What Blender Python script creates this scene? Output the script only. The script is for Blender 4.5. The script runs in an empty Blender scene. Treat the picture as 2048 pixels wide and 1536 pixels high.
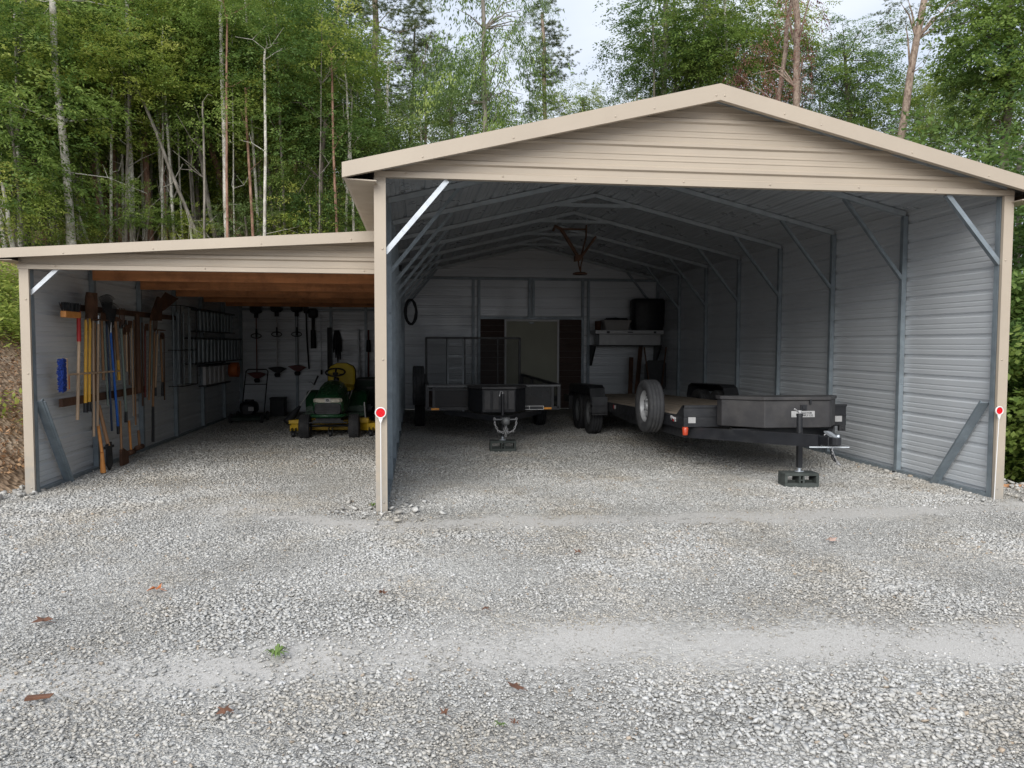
import bpy, math, random
import numpy as np
from mathutils import Vector, Matrix

scene = bpy.context.scene
COL = scene.collection
R = math.radians

# ------------------------------------------------------------------ camera
CX, CY, CZ, YAW, PIT, ROL, FPX = 0.2664, -6.9637, 1.5638, 0.1253, 0.0527, 0.0029, 1517.72
_F = np.array([math.sin(YAW)*math.cos(PIT), math.cos(YAW)*math.cos(PIT), -math.sin(PIT)])
_R = np.array([math.cos(YAW), -math.sin(YAW), 0.0]); _U = np.cross(_R, _F)
_R2 = math.cos(ROL)*_R + math.sin(ROL)*_U; _U2 = -math.sin(ROL)*_R + math.cos(ROL)*_U
_C = np.array([CX, CY, CZ])
cam_d = bpy.data.cameras.new("camera"); cam = bpy.data.objects.new("camera", cam_d); COL.objects.link(cam)
cam_d.sensor_width = 36.0; cam_d.lens = FPX/2048*36; cam_d.clip_end = 1000; cam_d.clip_start = 0.05
m = Matrix.Identity(4)
for i in range(3):
    m[i][0] = _R2[i]; m[i][1] = _U2[i]; m[i][2] = -_F[i]; m[i][3] = _C[i]
cam.matrix_world = m
scene.camera = cam

def at(u, v, **k):
    """point where the sight line through photo position (u, v) meets the plane x=, y= or z= ..."""
    (a, val), = k.items(); i = 'xyz'.index(a)
    d = _F + _R2*(u-1024)/FPX - _U2*(v-768)/FPX
    return Vector(_C + (val-_C[i])/d[i]*d)

# ------------------------------------------------------------------ world and sun (overcast)
SUN_EL, SUN_AZ = R(34), R(203)
w = bpy.data.worlds.new("World"); scene.world = w; w.use_nodes = True
nt = w.node_tree; nt.nodes.clear()
def N(nt, t, **k):
    n = nt.nodes.new(t)
    for a, b in k.items():
        if a in n.inputs.keys() if isinstance(a, str) else False: n.inputs[a].default_value = b
        else: setattr(n, a, b)
    return n
out = N(nt, 'ShaderNodeOutputWorld'); bg = N(nt, 'ShaderNodeBackground'); bg.inputs['Strength'].default_value = 0.1
sky = N(nt, 'ShaderNodeTexSky', sky_type='NISHITA', sun_disc=False, sun_elevation=SUN_EL, sun_rotation=SUN_AZ, air_density=1.2, dust_density=2.0)
tc = N(nt, 'ShaderNodeTexCoord'); mp = N(nt, 'ShaderNodeMapping'); mp.inputs['Scale'].default_value = (1.2, 1.2, 3.0)
noi = N(nt, 'ShaderNodeTexNoise'); noi.inputs['Scale'].default_value = 2.2; noi.inputs['Detail'].default_value = 5; noi.inputs['Roughness'].default_value = .5
rmp = N(nt, 'ShaderNodeValToRGB'); rmp.color_ramp.elements[0].position = .33; rmp.color_ramp.elements[1].position = .68
rmp.color_ramp.elements[0].color = (5.0, 5.6, 6.7, 1); rmp.color_ramp.elements[1].color = (6.9, 7.2, 7.7, 1)
mix = N(nt, 'ShaderNodeMix', data_type='RGBA'); mix.inputs[0].default_value = .88
nt.links.new(tc.outputs['Generated'], mp.inputs[0]); nt.links.new(mp.outputs[0], noi.inputs['Vector'])
nt.links.new(noi.outputs['Fac'], rmp.inputs[0]); nt.links.new(sky.outputs[0], mix.inputs[6]); nt.links.new(rmp.outputs[0], mix.inputs[7])
nt.links.new(mix.outputs[2], bg.inputs['Color']); nt.links.new(bg.outputs[0], out.inputs[0])
sun_d = bpy.data.lights.new("sun", 'SUN'); sun_d.energy = 2.3; sun_d.angle = R(45); sun_d.color = (1.0, .97, .92)
sun = bpy.data.objects.new("sun", sun_d); COL.objects.link(sun)
# light comes from in front of the building, slightly left
sd = Vector((math.sin(SUN_AZ)*math.cos(SUN_EL), math.cos(SUN_AZ)*math.cos(SUN_EL), math.sin(SUN_EL)))
sun.rotation_euler = sd.to_track_quat('Z', 'Y').to_euler()
scene.view_settings.view_transform = 'Standard'; scene.view_settings.look = 'None'
scene.view_settings.exposure = 0.63; scene.view_settings.gamma = 1.0; scene.view_settings.use_curve_mapping = False
scene.render.engine = 'CYCLES'
scene.cycles.max_bounces = 8; scene.cycles.diffuse_bounces = 5; scene.cycles.glossy_bounces = 3
scene.cycles.transmission_bounces = 3; scene.cycles.transparent_max_bounces = 6
scene.cycles.use_denoising = True; scene.cycles.denoising_input_passes = 'RGB_ALBEDO_NORMAL'; scene.cycles.denoising_prefilter = 'ACCURATE'
scene.cycles.use_guiding = True; scene.cycles.use_surface_guiding = True; scene.cycles.use_volume_guiding = False; scene.cycles.guiding_training_samples = 64
scene.cycles.use_adaptive_sampling = True; scene.cycles.adaptive_threshold = .004
scene.cycles.sample_clamp_indirect = 4

# ------------------------------------------------------------------ materials
def new_mat(name):
    m = bpy.data.materials.new(name); m.use_nodes = True
    return m, m.node_tree, m.node_tree.nodes['Principled BSDF']

def pmat(name, col, rough=.5, metal=0.0, var=.12, vscale=6.0, bump=0.0, bscale=60.0, stretch=(1, 1, 1), dirt=None, dirt_amt=.5, dscale=3.0, spec=.5, rvar=.1):
    m, nt, b = new_mat(name); L = nt.links.new
    tc = N(nt, 'ShaderNodeTexCoord'); mp = N(nt, 'ShaderNodeMapping'); mp.inputs['Scale'].default_value = stretch
    L(tc.outputs['Object'], mp.inputs[0])
    n1 = N(nt, 'ShaderNodeTexNoise'); n1.inputs['Scale'].default_value = vscale; n1.inputs['Detail'].default_value = 6
    L(mp.outputs[0], n1.inputs['Vector'])
    mr = N(nt, 'ShaderNodeMapRange'); mr.inputs[1].default_value = .3; mr.inputs[2].default_value = .7
    mr.inputs[3].default_value = 1-var; mr.inputs[4].default_value = 1+var; L(n1.outputs['Fac'], mr.inputs[0])
    mx = N(nt, 'ShaderNodeMix', data_type='RGBA', blend_type='MULTIPLY'); mx.inputs[0].default_value = 1
    mx.inputs[6].default_value = (*col, 1); L(mr.outputs[0], mx.inputs[7])
    last = mx.outputs[2]
    if dirt:
        n3 = N(nt, 'ShaderNodeTexNoise'); n3.inputs['Scale'].default_value = dscale; n3.inputs['Detail'].default_value = 8; n3.inputs['Roughness'].default_value = .65
        L(tc.outputs['Object'], n3.inputs['Vector'])
        r3 = N(nt, 'ShaderNodeMapRange'); r3.inputs[1].default_value = .48; r3.inputs[2].default_value = .75; r3.inputs[4].default_value = dirt_amt
        L(n3.outputs['Fac'], r3.inputs[0])
        m3 = N(nt, 'ShaderNodeMix', data_type='RGBA'); L(r3.outputs[0], m3.inputs[0]); L(last, m3.inputs[6]); m3.inputs[7].default_value = (*dirt, 1)
        last = m3.outputs[2]
    L(last, b.inputs['Base Color'])
    r2 = N(nt, 'ShaderNodeMapRange'); r2.inputs[1].default_value = .3; r2.inputs[2].default_value = .7
    r2.inputs[3].default_value = max(.02, rough-rvar); r2.inputs[4].default_value = min(1, rough+rvar)
    n4 = N(nt, 'ShaderNodeTexNoise'); n4.inputs['Scale'].default_value = vscale*2.7; n4.inputs['Detail'].default_value = 4
    L(tc.outputs['Object'], n4.inputs['Vector']); L(n4.outputs['Fac'], r2.inputs[0]); L(r2.outputs[0], b.inputs['Roughness'])
    b.inputs['Metallic'].default_value = metal; b.inputs['Specular IOR Level'].default_value = spec
    if bump:
        n2 = N(nt, 'ShaderNodeTexNoise'); n2.inputs['Scale'].default_value = bscale; n2.inputs['Detail'].default_value = 5
        L(mp.outputs[0], n2.inputs['Vector'])
        bp = N(nt, 'ShaderNodeBump'); bp.inputs['Strength'].default_value = bump; bp.inputs['Distance'].default_value = .01
        L(n2.outputs['Fac'], bp.inputs['Height']); L(bp.outputs[0], b.inputs['Normal'])
    return m

M = {}
M['tan'] = pmat('tan_painted_steel', (.415, .355, .283), .42, 0, .05, 1.5, .05, 4, dirt=(.37, .32, .265), dirt_amt=.3, dscale=1.0)
M['galv'] = pmat('bare_galvalume_sheet', (.59, .62, .65), .38, .2, .05, .8, .06, 1.2)
M['galvroof'] = pmat('galvalume_roof_sheet', (.47, .495, .52), .34, .25, .07, 1.2, .06, 2, stretch=(1, .25, 1))
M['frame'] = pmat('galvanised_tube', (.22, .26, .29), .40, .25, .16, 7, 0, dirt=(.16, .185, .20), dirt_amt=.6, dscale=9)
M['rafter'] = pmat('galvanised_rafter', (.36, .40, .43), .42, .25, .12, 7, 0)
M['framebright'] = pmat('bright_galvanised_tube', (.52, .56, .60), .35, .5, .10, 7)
M['lumber'] = pmat('fir_lumber', (.52, .215, .085), .7, 0, .28, 7, .25, 50, stretch=(.15, 2, 2), dirt=(.17, .06, .025), dirt_amt=.7, dscale=5)
M['black'] = pmat('black_trailer_paint', (.012, .013, .016), .45, 0, .3, 5, .1, 30, dirt=(.05, .05, .05), dirt_amt=.5, dscale=4)
M['blackplastic'] = pmat('black_plastic', (.010, .011, .014), .55, 0, .2, 6)
M['boxsteel'] = pmat('dusty_black_steel', (.038, .037, .039), .5, .1, .25, 3, .08, 20, dirt=(.085, .08, .076), dirt_amt=.6, dscale=3.5)
M['tyre'] = pmat('tyre_rubber', (.030, .031, .034), .8, 0, .25, 8, .25, 90, dirt=(.09, .088, .085), dirt_amt=.6, dscale=5)
M['rim'] = pmat('silver_wheel', (.42, .43, .44), .4, .4, .1, 6)
M['rimdark'] = pmat('dull_wheel', (.16, .165, .17), .5, .3, .15, 6)
M['deckwood'] = pmat('weathered_deck_boards', (.24, .195, .15), .85, 0, .35, 5, .35, 45, stretch=(3, .2, 1), dirt=(.12, .10, .08), dirt_amt=.7, dscale=4)
M['chain'] = pmat('zinc_chain', (.46, .46, .47), .4, .3, .1, 20)
M['white'] = pmat('white_paint', (.72, .72, .72), .5, 0, .05, 5)
M['red'] = pmat('red_reflector', (.62, .004, .012), .25, 0, .08, 30)
M['amber'] = pmat('amber_reflector', (.75, .30, .03), .3, 0, .05, 20)
M['orange_lens'] = pmat('orange_red_lens', (.42, .05, .018), .3, 0, .1, 20)
M['block'] = pmat('cinder_block', (.055, .065, .060), .95, 0, .25, 12, .5, 120, dirt=(.10, .105, .10), dirt_amt=.5, dscale=10)
M['mowergreen'] = pmat('green_mower_paint', (.008, .055, .020), .32, 0, .12, 4, dirt=(.03, .09, .045), dirt_amt=.35, dscale=5)
M['moweryellow'] = pmat('yellow_mower_paint', (.62, .40, .02), .45, 0, .12, 5, dirt=(.28, .17, .03), dirt_amt=.55, dscale=9)
M['seatyellow'] = pmat('yellow_vinyl_seat', (.58, .44, .03), .5, 0, .08, 5, .15, 25)
M['lens'] = pmat('headlight_lens', (.45, .43, .36), .15, .2, .2, 20)
M['rust'] = pmat('rusty_brown_steel', (.10, .047, .026), .8, .2, .35, 9, .3, 60, dirt=(.045, .025, .018), dirt_amt=.7, dscale=7)
M['oldwood'] = pmat('old_brown_wood', (.085, .040, .022), .8, 0, .35, 8, .3, 60, stretch=(1, 1, .2), dirt=(.06, .03, .018), dirt_amt=.7, dscale=6)
M['handle'] = pmat('pale_wood_handle', (.42, .30, .20), .6, 0, .2, 8, stretch=(1, 1, .15))
M['handle2'] = pmat('brown_wood_handle', (.27, .145, .07), .6, 0, .25, 8, stretch=(1, 1, .15))
M['handleorange'] = pmat('orange_handle', (.55, .23, .06), .5, 0, .15, 8)
M['handleyellow'] = pmat('yellow_fibreglass', (.66, .36, .035), .4, 0, .1, 8)
M['handleblue'] = pmat('blue_fibreglass', (.01, .10, .42), .4, 0, .1, 8)
M['handlenavy'] = pmat('navy_fibreglass', (.012, .03, .075), .4, 0, .1, 8)
M['handlegreen'] = pmat('grey_green_fibreglass', (.17, .22, .20), .5, 0, .1, 8)
M['handlered'] = pmat('red_grip', (.36, .012, .012), .5, 0, .1, 8)
M['bluebristle'] = pmat('blue_bristles', (.008, .035, .22), .9, 0, .4, 60, .6, 150)
M['orangeplastic'] = pmat('orange_plastic', (.55, .14, .035), .5, 0, .1, 8)
M['trimred'] = pmat('dull_red_plastic', (.14, .018, .014), .5, 0, .15, 8)
M['olive'] = pmat('olive_painted_door', (.36, .36, .28), .6, 0, .06, 2)
M['brownboard'] = pmat('brown_siding', (.075, .048, .038), .8, 0, .2, 4, .2, 30, stretch=(.2, 1, 2))
M['alu'] = pmat('aluminium_tread', (.34, .345, .35), .4, .5, .1, 6, .1, 60)
M['tub'] = pmat('pale_plastic_tub', (.30, .29, .28), .6, 0, .08, 5)
M['pane'] = pmat('bright_panel', (.55, .55, .57), .5, 0, .08, 8)
M['timber'] = pmat('treated_timber', (.42, .22, .11), .8, 0, .25, 8, .2, 40, stretch=(.2, 1, 1))
M['leaforange'] = pmat('orange_dead_leaf', (.50, .17, .06), .7, 0, .2, 30)
M['leafbrown'] = pmat('brown_dead_leaf', (.13, .06, .035), .8, 0, .25, 30)
M['grassg'] = pmat('weed_green', (.10, .16, .035), .7, 0, .3, 30)
M['sticker'] = pmat('pale_sticker', (.36, .36, .36), .5, 0, .08, 20)
M['ink'] = pmat('dark_ink', (.02, .02, .025), .5, 0, 0, 20)

# corner trims: same paint with gravel dust splashed up from the ground
M['tanpost'] = pmat('tan_trim_with_ground_splash', (.415, .355, .283), .42, 0, .05, 1.5, .05, 4, dirt=(.36, .315, .26), dirt_amt=.35, dscale=1.6)
_nt = M['tanpost'].node_tree; _b = _nt.nodes['Principled BSDF']; _src = _b.inputs['Base Color'].links[0].from_socket
_g = _nt.nodes.new('ShaderNodeNewGeometry'); _sx = _nt.nodes.new('ShaderNodeSeparateXYZ'); _nt.links.new(_g.outputs['Position'], _sx.inputs[0])
_n = _nt.nodes.new('ShaderNodeTexNoise'); _n.inputs['Scale'].default_value = 14; _n.inputs['Detail'].default_value = 8; _nt.links.new(_g.outputs['Position'], _n.inputs['Vector'])
_a = _nt.nodes.new('ShaderNodeMath'); _a.operation = 'MULTIPLY_ADD'; _a.inputs[1].default_value = -.9; _nt.links.new(_n.outputs['Fac'], _a.inputs[0]); _nt.links.new(_sx.outputs[2], _a.inputs[2])
_r = _nt.nodes.new('ShaderNodeMapRange'); _r.inputs[1].default_value = -.42; _r.inputs[2].default_value = .02; _r.inputs[3].default_value = .75; _r.inputs[4].default_value = 0; _nt.links.new(_a.outputs[0], _r.inputs[0])
_m = _nt.nodes.new('ShaderNodeMix'); _m.data_type = 'RGBA'; _m.inputs[7].default_value = (.30, .285, .26, 1); _nt.links.new(_r.outputs[0], _m.inputs[0]); _nt.links.new(_src, _m.inputs[6]); _nt.links.new(_m.outputs[2], _b.inputs['Base Color'])

def bark(name, c1, c2, scale=9.0, st=.28, blot=None):
    m, nt, b = new_mat(name); L = nt.links.new
    tc = N(nt, 'ShaderNodeTexCoord'); mp = N(nt, 'ShaderNodeMapping'); mp.inputs['Scale'].default_value = (1, 1, st)
    L(tc.outputs['Object'], mp.inputs[0])
    n = N(nt, 'ShaderNodeTexNoise'); n.inputs['Scale'].default_value = scale; n.inputs['Detail'].default_value = 8; n.inputs['Roughness'].default_value = .7
    L(mp.outputs[0], n.inputs['Vector'])
    r = N(nt, 'ShaderNodeValToRGB'); r.color_ramp.elements[0].position = .36; r.color_ramp.elements[1].position = .62
    r.color_ramp.elements[0].color = (*c1, 1); r.color_ramp.elements[1].color = (*c2, 1)
    L(n.outputs['Fac'], r.inputs[0]); last = r.outputs[0]
    if blot:
        n2 = N(nt, 'ShaderNodeTexNoise'); n2.inputs['Scale'].default_value = 2.5; n2.inputs['Detail'].default_value = 3
        L(tc.outputs['Object'], n2.inputs['Vector'])
        r2 = N(nt, 'ShaderNodeMapRange'); r2.inputs[1].default_value = .5; r2.inputs[2].default_value = .62; r2.inputs[4].default_value = .75
        L(n2.outputs['Fac'], r2.inputs[0])
        mx = N(nt, 'ShaderNodeMix', data_type='RGBA'); L(r2.outputs[0], mx.inputs[0]); L(last, mx.inputs[6]); mx.inputs[7].default_value = (*blot, 1); last = mx.outputs[2]
    L(last, b.inputs['Base Color']); b.inputs['Roughness'].default_value = .9; b.inputs['Specular IOR Level'].default_value = .2
    bp = N(nt, 'ShaderNodeBump'); bp.inputs['Strength'].default_value = .8; bp.inputs['Distance'].default_value = .03
    L(n.outputs['Fac'], bp.inputs['Height']); L(bp.outputs[0], b.inputs['Normal'])
    return m
M['bark_grey'] = bark('grey_bark', (.10, .09, .075), (.32, .29, .255))
M['bark_red'] = bark('red_brown_pine_bark', (.16, .085, .06), (.44, .27, .205), 11)
M['bark_pale'] = bark('pale_bark', (.34, .32, .28), (.74, .71, .66), 12, .8, (.30, .27, .22))
M['bark_dark'] = bark('dark_bark', (.05, .043, .036), (.17, .145, .12))
M['bark_pine'] = bark('light_pine_bark', (.12, .085, .065), (.36, .285, .23), 13, .5)

def leafmat(name, c0, c1, c2, trans=.5):
    m, nt, b = new_mat(name); L = nt.links.new
    a = N(nt, 'ShaderNodeAttribute', attribute_name='tone'); oi = N(nt, 'ShaderNodeObjectInfo')
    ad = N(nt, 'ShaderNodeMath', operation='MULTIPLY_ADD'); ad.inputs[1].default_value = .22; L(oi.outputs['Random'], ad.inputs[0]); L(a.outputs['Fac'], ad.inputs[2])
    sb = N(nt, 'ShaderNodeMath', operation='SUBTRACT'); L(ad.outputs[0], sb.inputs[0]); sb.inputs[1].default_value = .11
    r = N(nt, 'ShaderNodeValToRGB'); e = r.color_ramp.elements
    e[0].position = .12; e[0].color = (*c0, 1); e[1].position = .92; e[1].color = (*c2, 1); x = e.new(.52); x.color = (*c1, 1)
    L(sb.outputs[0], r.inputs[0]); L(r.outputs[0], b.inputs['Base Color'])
    b.inputs['Roughness'].default_value = .55; b.inputs['Specular IOR Level'].default_value = .35
    t = N(nt, 'ShaderNodeBsdfTranslucent'); L(r.outputs[0], t.inputs[0])
    ms = N(nt, 'ShaderNodeMixShader'); ms.inputs[0].default_value = trans
    L(b.outputs[0], ms.inputs[1]); L(t.outputs[0], ms.inputs[2])
    L(ms.outputs[0], nt.nodes['Material Output'].inputs[0])
    return m
M['leaf_mid'] = leafmat('mid_green_leaves', (.085, .15, .035), (.225, .33, .075), (.41, .50, .15))
M['leaf_yellow'] = leafmat('yellow_green_leaves', (.16, .23, .045), (.34, .42, .085), (.57, .59, .16))
M['leaf_dark'] = leafmat('dark_green_leaves', (.055, .105, .03), (.14, .235, .06), (.27, .36, .10))
M['leaf_blue'] = leafmat('cool_green_leaves', (.07, .12, .045), (.17, .26, .09), (.31, .40, .16))
M['needle'] = leafmat('pine_needles', (.06, .085, .035), (.15, .19, .075), (.26, .31, .12), .3)
M['litter'] = leafmat('leaf_litter_brown', (.16, .08, .04), (.36, .20, .10), (.56, .38, .22), .1)
M['leaf_dead'] = leafmat('red_brown_dead_leaves', (.09, .03, .03), (.19, .07, .06), (.30, .14, .10), .2)

# ------------------------------------------------------------------ mesh builder
class MB:
    def __init__(s): s.v = []; s.f = []; s.sm = []
    def add(s, vs, fs, smooth=False):
        o = len(s.v); s.v += [tuple(p) for p in vs]; s.f += [tuple(i+o for i in f) for f in fs]; s.sm += [smooth]*len(fs); return s
    def box(s, x0, y0, z0, x1, y1, z1):
        return s.add([(x0,y0,z0),(x1,y0,z0),(x1,y1,z0),(x0,y1,z0),(x0,y0,z1),(x1,y0,z1),(x1,y1,z1),(x0,y1,z1)],
            [(0,3,2,1),(4,5,6,7),(0,1,5,4),(1,2,6,5),(2,3,7,6),(3,0,4,7)])
    def obox(s, c, size, rot=None):
        c = Vector(c); h = Vector(size)/2; rot = rot or Matrix.Identity(3)
        vs = [c + rot @ Vector((sx*h.x, sy*h.y, sz*h.z)) for sz in (-1,1) for sx, sy in ((-1,-1),(1,-1),(1,1),(-1,1))]
        return s.add(vs, [(0,3,2,1),(4,5,6,7),(0,1,5,4),(1,2,6,5),(2,3,7,6),(3,0,4,7)])
    def beam(s, a, b, w, h, up=(0,0,1)):
        a = Vector(a); b = Vector(b); d = (b-a).normalized(); x = d.cross(Vector(up))
        if x.length < 1e-4: x = d.cross(Vector((0,1,0)))
        x.normalize(); y = x.cross(d).normalized()
        vs = [p + x*sx*w/2 + y*sy*h/2 for p in (a, b) for sx, sy in ((-1,-1),(1,-1),(1,1),(-1,1))]
        return s.add(vs, [(0,1,2,3),(7,6,5,4),(0,4,5,1),(1,5,6,2),(2,6,7,3),(3,7,4,0)])
    def tube(s, pts, rad, n=10, cap=True, closed=False):
        pts = [Vector(p) for p in pts]; k = len(pts)
        rads = rad if isinstance(rad, (list, tuple)) else [rad]*k
        vs = []; ref = None
        for i, p in enumerate(pts):
            if closed: d = pts[(i+1) % k] - pts[i-1]
            else: d = pts[min(i+1, k-1)] - pts[max(i-1, 0)]
            d.normalize()
            if ref is None: ref = Vector((0,0,1)) if abs(d.z) < .9 else Vector((1,0,0))
            x = d.cross(ref)
            if x.length < 1e-4: x = d.cross(Vector((0,1,0)))
            x.normalize(); y = d.cross(x).normalized(); ref = x.cross(d).normalized()
            for j in range(n):
                a = 2*math.pi*j/n; vs.append(p + (x*math.cos(a) + y*math.sin(a))*rads[i])
        fs = []
        for i in range(k if closed else k-1):
            i2 = (i+1) % k
            for j in range(n):
                j2 = (j+1) % n; fs.append((i*n+j, i*n+j2, i2*n+j2, i2*n+j))
        s.add(vs, fs, True)
        if cap and not closed:
            s.add(vs[:n], [tuple(range(n-1, -1, -1))]); s.add(vs[-n:], [tuple(range(n))])
        return s
    def lathe(s, prof, c, axis='x', n=28, smooth=True, closed=True):
        """prof: (along axis, radius)"""
        c = Vector(c); vs = []
        for a, r in prof:
            for j in range(n):
                t = 2*math.pi*j/n; p, q = r*math.cos(t), r*math.sin(t)
                vs.append(c + (Vector((a,p,q)) if axis == 'x' else Vector((p,a,q)) if axis == 'y' else Vector((p,q,a))))
        k = len(prof); fs = []
        for i in range(k if closed else k-1):
            i2 = (i+1) % k
            for j in range(n):
                j2 = (j+1) % n; fs.append((i*n+j, i2*n+j, i2*n+j2, i*n+j2))
        return s.add(vs, fs, smooth)
    def prism(s, poly, a, b, axis='y'):
        """polygon of 2D points extruded along axis from a to b. axis y: (x,z); axis x: (y,z); axis z: (x,y)"""
        def P(p, t): return (p[0], t, p[1]) if axis == 'y' else (t, p[0], p[1]) if axis == 'x' else (p[0], p[1], t)
        n = len(poly); vs = [P(p, a) for p in poly] + [P(p, b) for p in poly]
        fs = [tuple(range(n)), tuple(range(2*n-1, n-1, -1))] + [(i, n+i, n+(i+1) % n, (i+1) % n) for i in range(n)]
        return s.add(vs, fs)
    def loft(s, rings, smooth=True, cap=True):
        n = len(rings[0]); vs = [p for r in rings for p in r]; fs = []
        for i in range(len(rings)-1):
            for j in range(n):
                j2 = (j+1) % n; fs.append((i*n+j, i*n+j2, (i+1)*n+j2, (i+1)*n+j))
        s.add(vs, fs, smooth)
        if cap: s.add(rings[0], [tuple(range(n-1, -1, -1))]); s.add(rings[-1], [tuple(range(n))])
        return s
    def chain(s, pts, link=.040, wire=.0034):
        """oval links along a polyline"""
        pts = [Vector(p) for p in pts]; tot = [0]
        for i in range(1, len(pts)): tot.append(tot[-1] + (pts[i]-pts[i-1]).length)
        def P(t):
            for i in range(1, len(pts)):
                if t <= tot[i] or i == len(pts)-1: return pts[i-1].lerp(pts[i], (t-tot[i-1])/max(1e-6, tot[i]-tot[i-1]))
        n = max(1, int(tot[-1]/(link*.72)))
        for i in range(n):
            t = (i+.5)*tot[-1]/n; c = P(t); d = (P(min(tot[-1], t+.01)) - P(max(0, t-.01))).normalized()
            x = d.cross(Vector((0,1,0)) if i % 2 == 0 else Vector((1,.2,0))).normalized()
            ring = [c + d*math.cos(a)*link*.5 + x*math.sin(a)*link*.3 for a in [2*math.pi*k/10 for k in range(10)]]
            s.tube(ring, wire, 5, closed=True)
        return s
    def mesh(s, name, mat=None, off=(0,0,0)):
        me = bpy.data.meshes.new(name); ox, oy, oz = off
        me.from_pydata([(x-ox, y-oy, z-oz) for x, y, z in s.v], [], s.f)
        me.polygons.foreach_set('use_smooth', s.sm)
        if mat: me.materials.append(M[mat] if isinstance(mat, str) else mat)
        me.update(); return me

def tag(o, label=None, cat=None, group=None, kind=None):
    if label: o['label'] = label
    if cat: o['category'] = cat
    if group: o['group'] = group
    if kind: o['kind'] = kind
    return o

def thing(name, loc, label, cat, group=None, rot=(0,0,0)):
    o = bpy.data.objects.new(name, None); COL.objects.link(o); o.location = loc; o.rotation_euler = rot
    o.empty_display_size = .1
    return tag(o, label, cat, group)

def root_of(o):
    while o.parent: o = o.parent
    return o

def part(name, mb, mat, parent, label=None, bevel=0, local=False):
    """mesh child; coordinates are world ones unless local"""
    off = (0,0,0) if local else tuple(root_of(parent).location)
    o = bpy.data.objects.new(name, mb.mesh(name, mat, off)); COL.objects.link(o); o.parent = parent
    if label: o['label'] = label
    if bevel:
        b = o.modifiers.new('b', 'BEVEL'); b.width = bevel; b.segments = 2; b.limit_method = 'ANGLE'
    return o

def single(name, mb, mat, loc, label, cat, group=None, bevel=0, kind=None):
    o = bpy.data.objects.new(name, mb.mesh(name, mat, tuple(loc))); COL.objects.link(o); o.location = loc
    if bevel:
        b = o.modifiers.new('b', 'BEVEL'); b.width = bevel; b.segments = 2; b.limit_method = 'ANGLE'
    return tag(o, label, cat, group, kind)

def np_mesh(name, V, F, mat, tone=None, smooth=False):
    """V (n,3), F (m,k) with constant k"""
    me = bpy.data.meshes.new(name); n, (m_, k) = len(V), F.shape
    me.vertices.add(n); me.vertices.foreach_set('co', np.ascontiguousarray(V, dtype=np.float32).ravel())
    me.loops.add(m_*k); me.loops.foreach_set('vertex_index', np.ascontiguousarray(F, dtype=np.int32).ravel())
    me.polygons.add(m_); me.polygons.foreach_set('loop_start', np.arange(0, m_*k, k, dtype=np.int32))
    if smooth: me.polygons.foreach_set('use_smooth', np.ones(m_, dtype=bool))
    me.materials.append(M[mat] if isinstance(mat, str) else mat)
    if tone is not None:
        a = me.attributes.new('tone', 'FLOAT', 'FACE'); a.data.foreach_set('value', np.ascontiguousarray(tone, dtype=np.float32))
    me.update(calc_edges=True); return me
# ------------------------------------------------------------------ terrain
def sstep(a, b, x):
    t = np.clip((x-a)/(b-a), 0, 1); return t*t*(3-2*t)

def vnoise(x, y, s, seed=0):
    """cheap value noise on arrays"""
    x = np.asarray(x, float)/s; y = np.asarray(y, float)/s
    xi, yi = np.floor(x).astype(int), np.floor(y).astype(int); xf, yf = x-xi, y-yi
    def h(i, j):
        n = (i*374761393 + j*668265263 + seed*144665) & 0x7fffffff
        n = ((n ^ (n >> 13))*1274126177) & 0x7fffffff
        return ((n ^ (n >> 16)) & 0xffff)/65535.0
    u, v = xf*xf*(3-2*xf), yf*yf*(3-2*yf)
    return (h(xi, yi)*(1-u)+h(xi+1, yi)*u)*(1-v) + (h(xi, yi+1)*(1-u)+h(xi+1, yi+1)*u)*v

def terrain(x, y):
    x = np.asarray(x, float); y = np.asarray(y, float)
    toe = -3.95 - np.maximum(0, 1.2-y)*1.0
    d = np.maximum(0, toe - x)
    zb = np.where(d < 4.0, d*.78, 3.12+(d-4)*.18) * sstep(-9, -2, y)
    yb = np.maximum(0, y-11.7)
    zr = np.where(yb < 9, yb*.50, 4.5+(yb-9)*.22) * (1-sstep(2, 17, x)*.92)
    z = np.sqrt(zb**2+zr**2)
    rr = np.maximum(0, x-6.95-np.maximum(0, .6-y)*.35)
    z = z - np.minimum(rr*.55, 2.5)*(1-sstep(14, 22, y)*.6)*sstep(-14, -3, y)
    rough = np.clip(z*.6, -1, 1)
    z = z + np.abs(rough)*(vnoise(x, y, 1.7, 3)-.5)*.35 + np.abs(rough)*(vnoise(x, y, .45, 5)-.5)*.12
    return z

def terr(x, y): return float(terrain(np.array([x]), np.array([y]))[0])

# track bands in front of the building: (centre y as function of x, half width)
def band(x, y):
    b1c = -.50 + .02*(x-2) + .04*np.sin(x*1.3) + (1-sstep(-1.6, .2, x))*.95
    b1 = np.exp(-((y-b1c+(vnoise(x, y, .35, 14)-.5)*.14)/(.24+.05*np.sin(x*2.1)))**4) * (.78+.35*vnoise(x, y, .7, 9))
    b2c = -3.17 + .025*np.sin(x*.9) - np.where(x > 1, .12*(x-1), .045*(1-x))
    b2 = np.exp(-(np.abs(y-b2c+(vnoise(x, y, .35, 12)-.5)*.16)/(.30+.06*np.sin(x*1.7+1)+.05*sstep(0, 3, x)))**2.6) * (.62+.5*vnoise(x, y, .6, 11))*(.72+.28*sstep(-2, 1, x))
    return np.clip(np.maximum(b1, b2) + .25*(vnoise(x, y, .18, 13)-.5)*np.maximum(b1, b2)*2, 0, 1)

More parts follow.
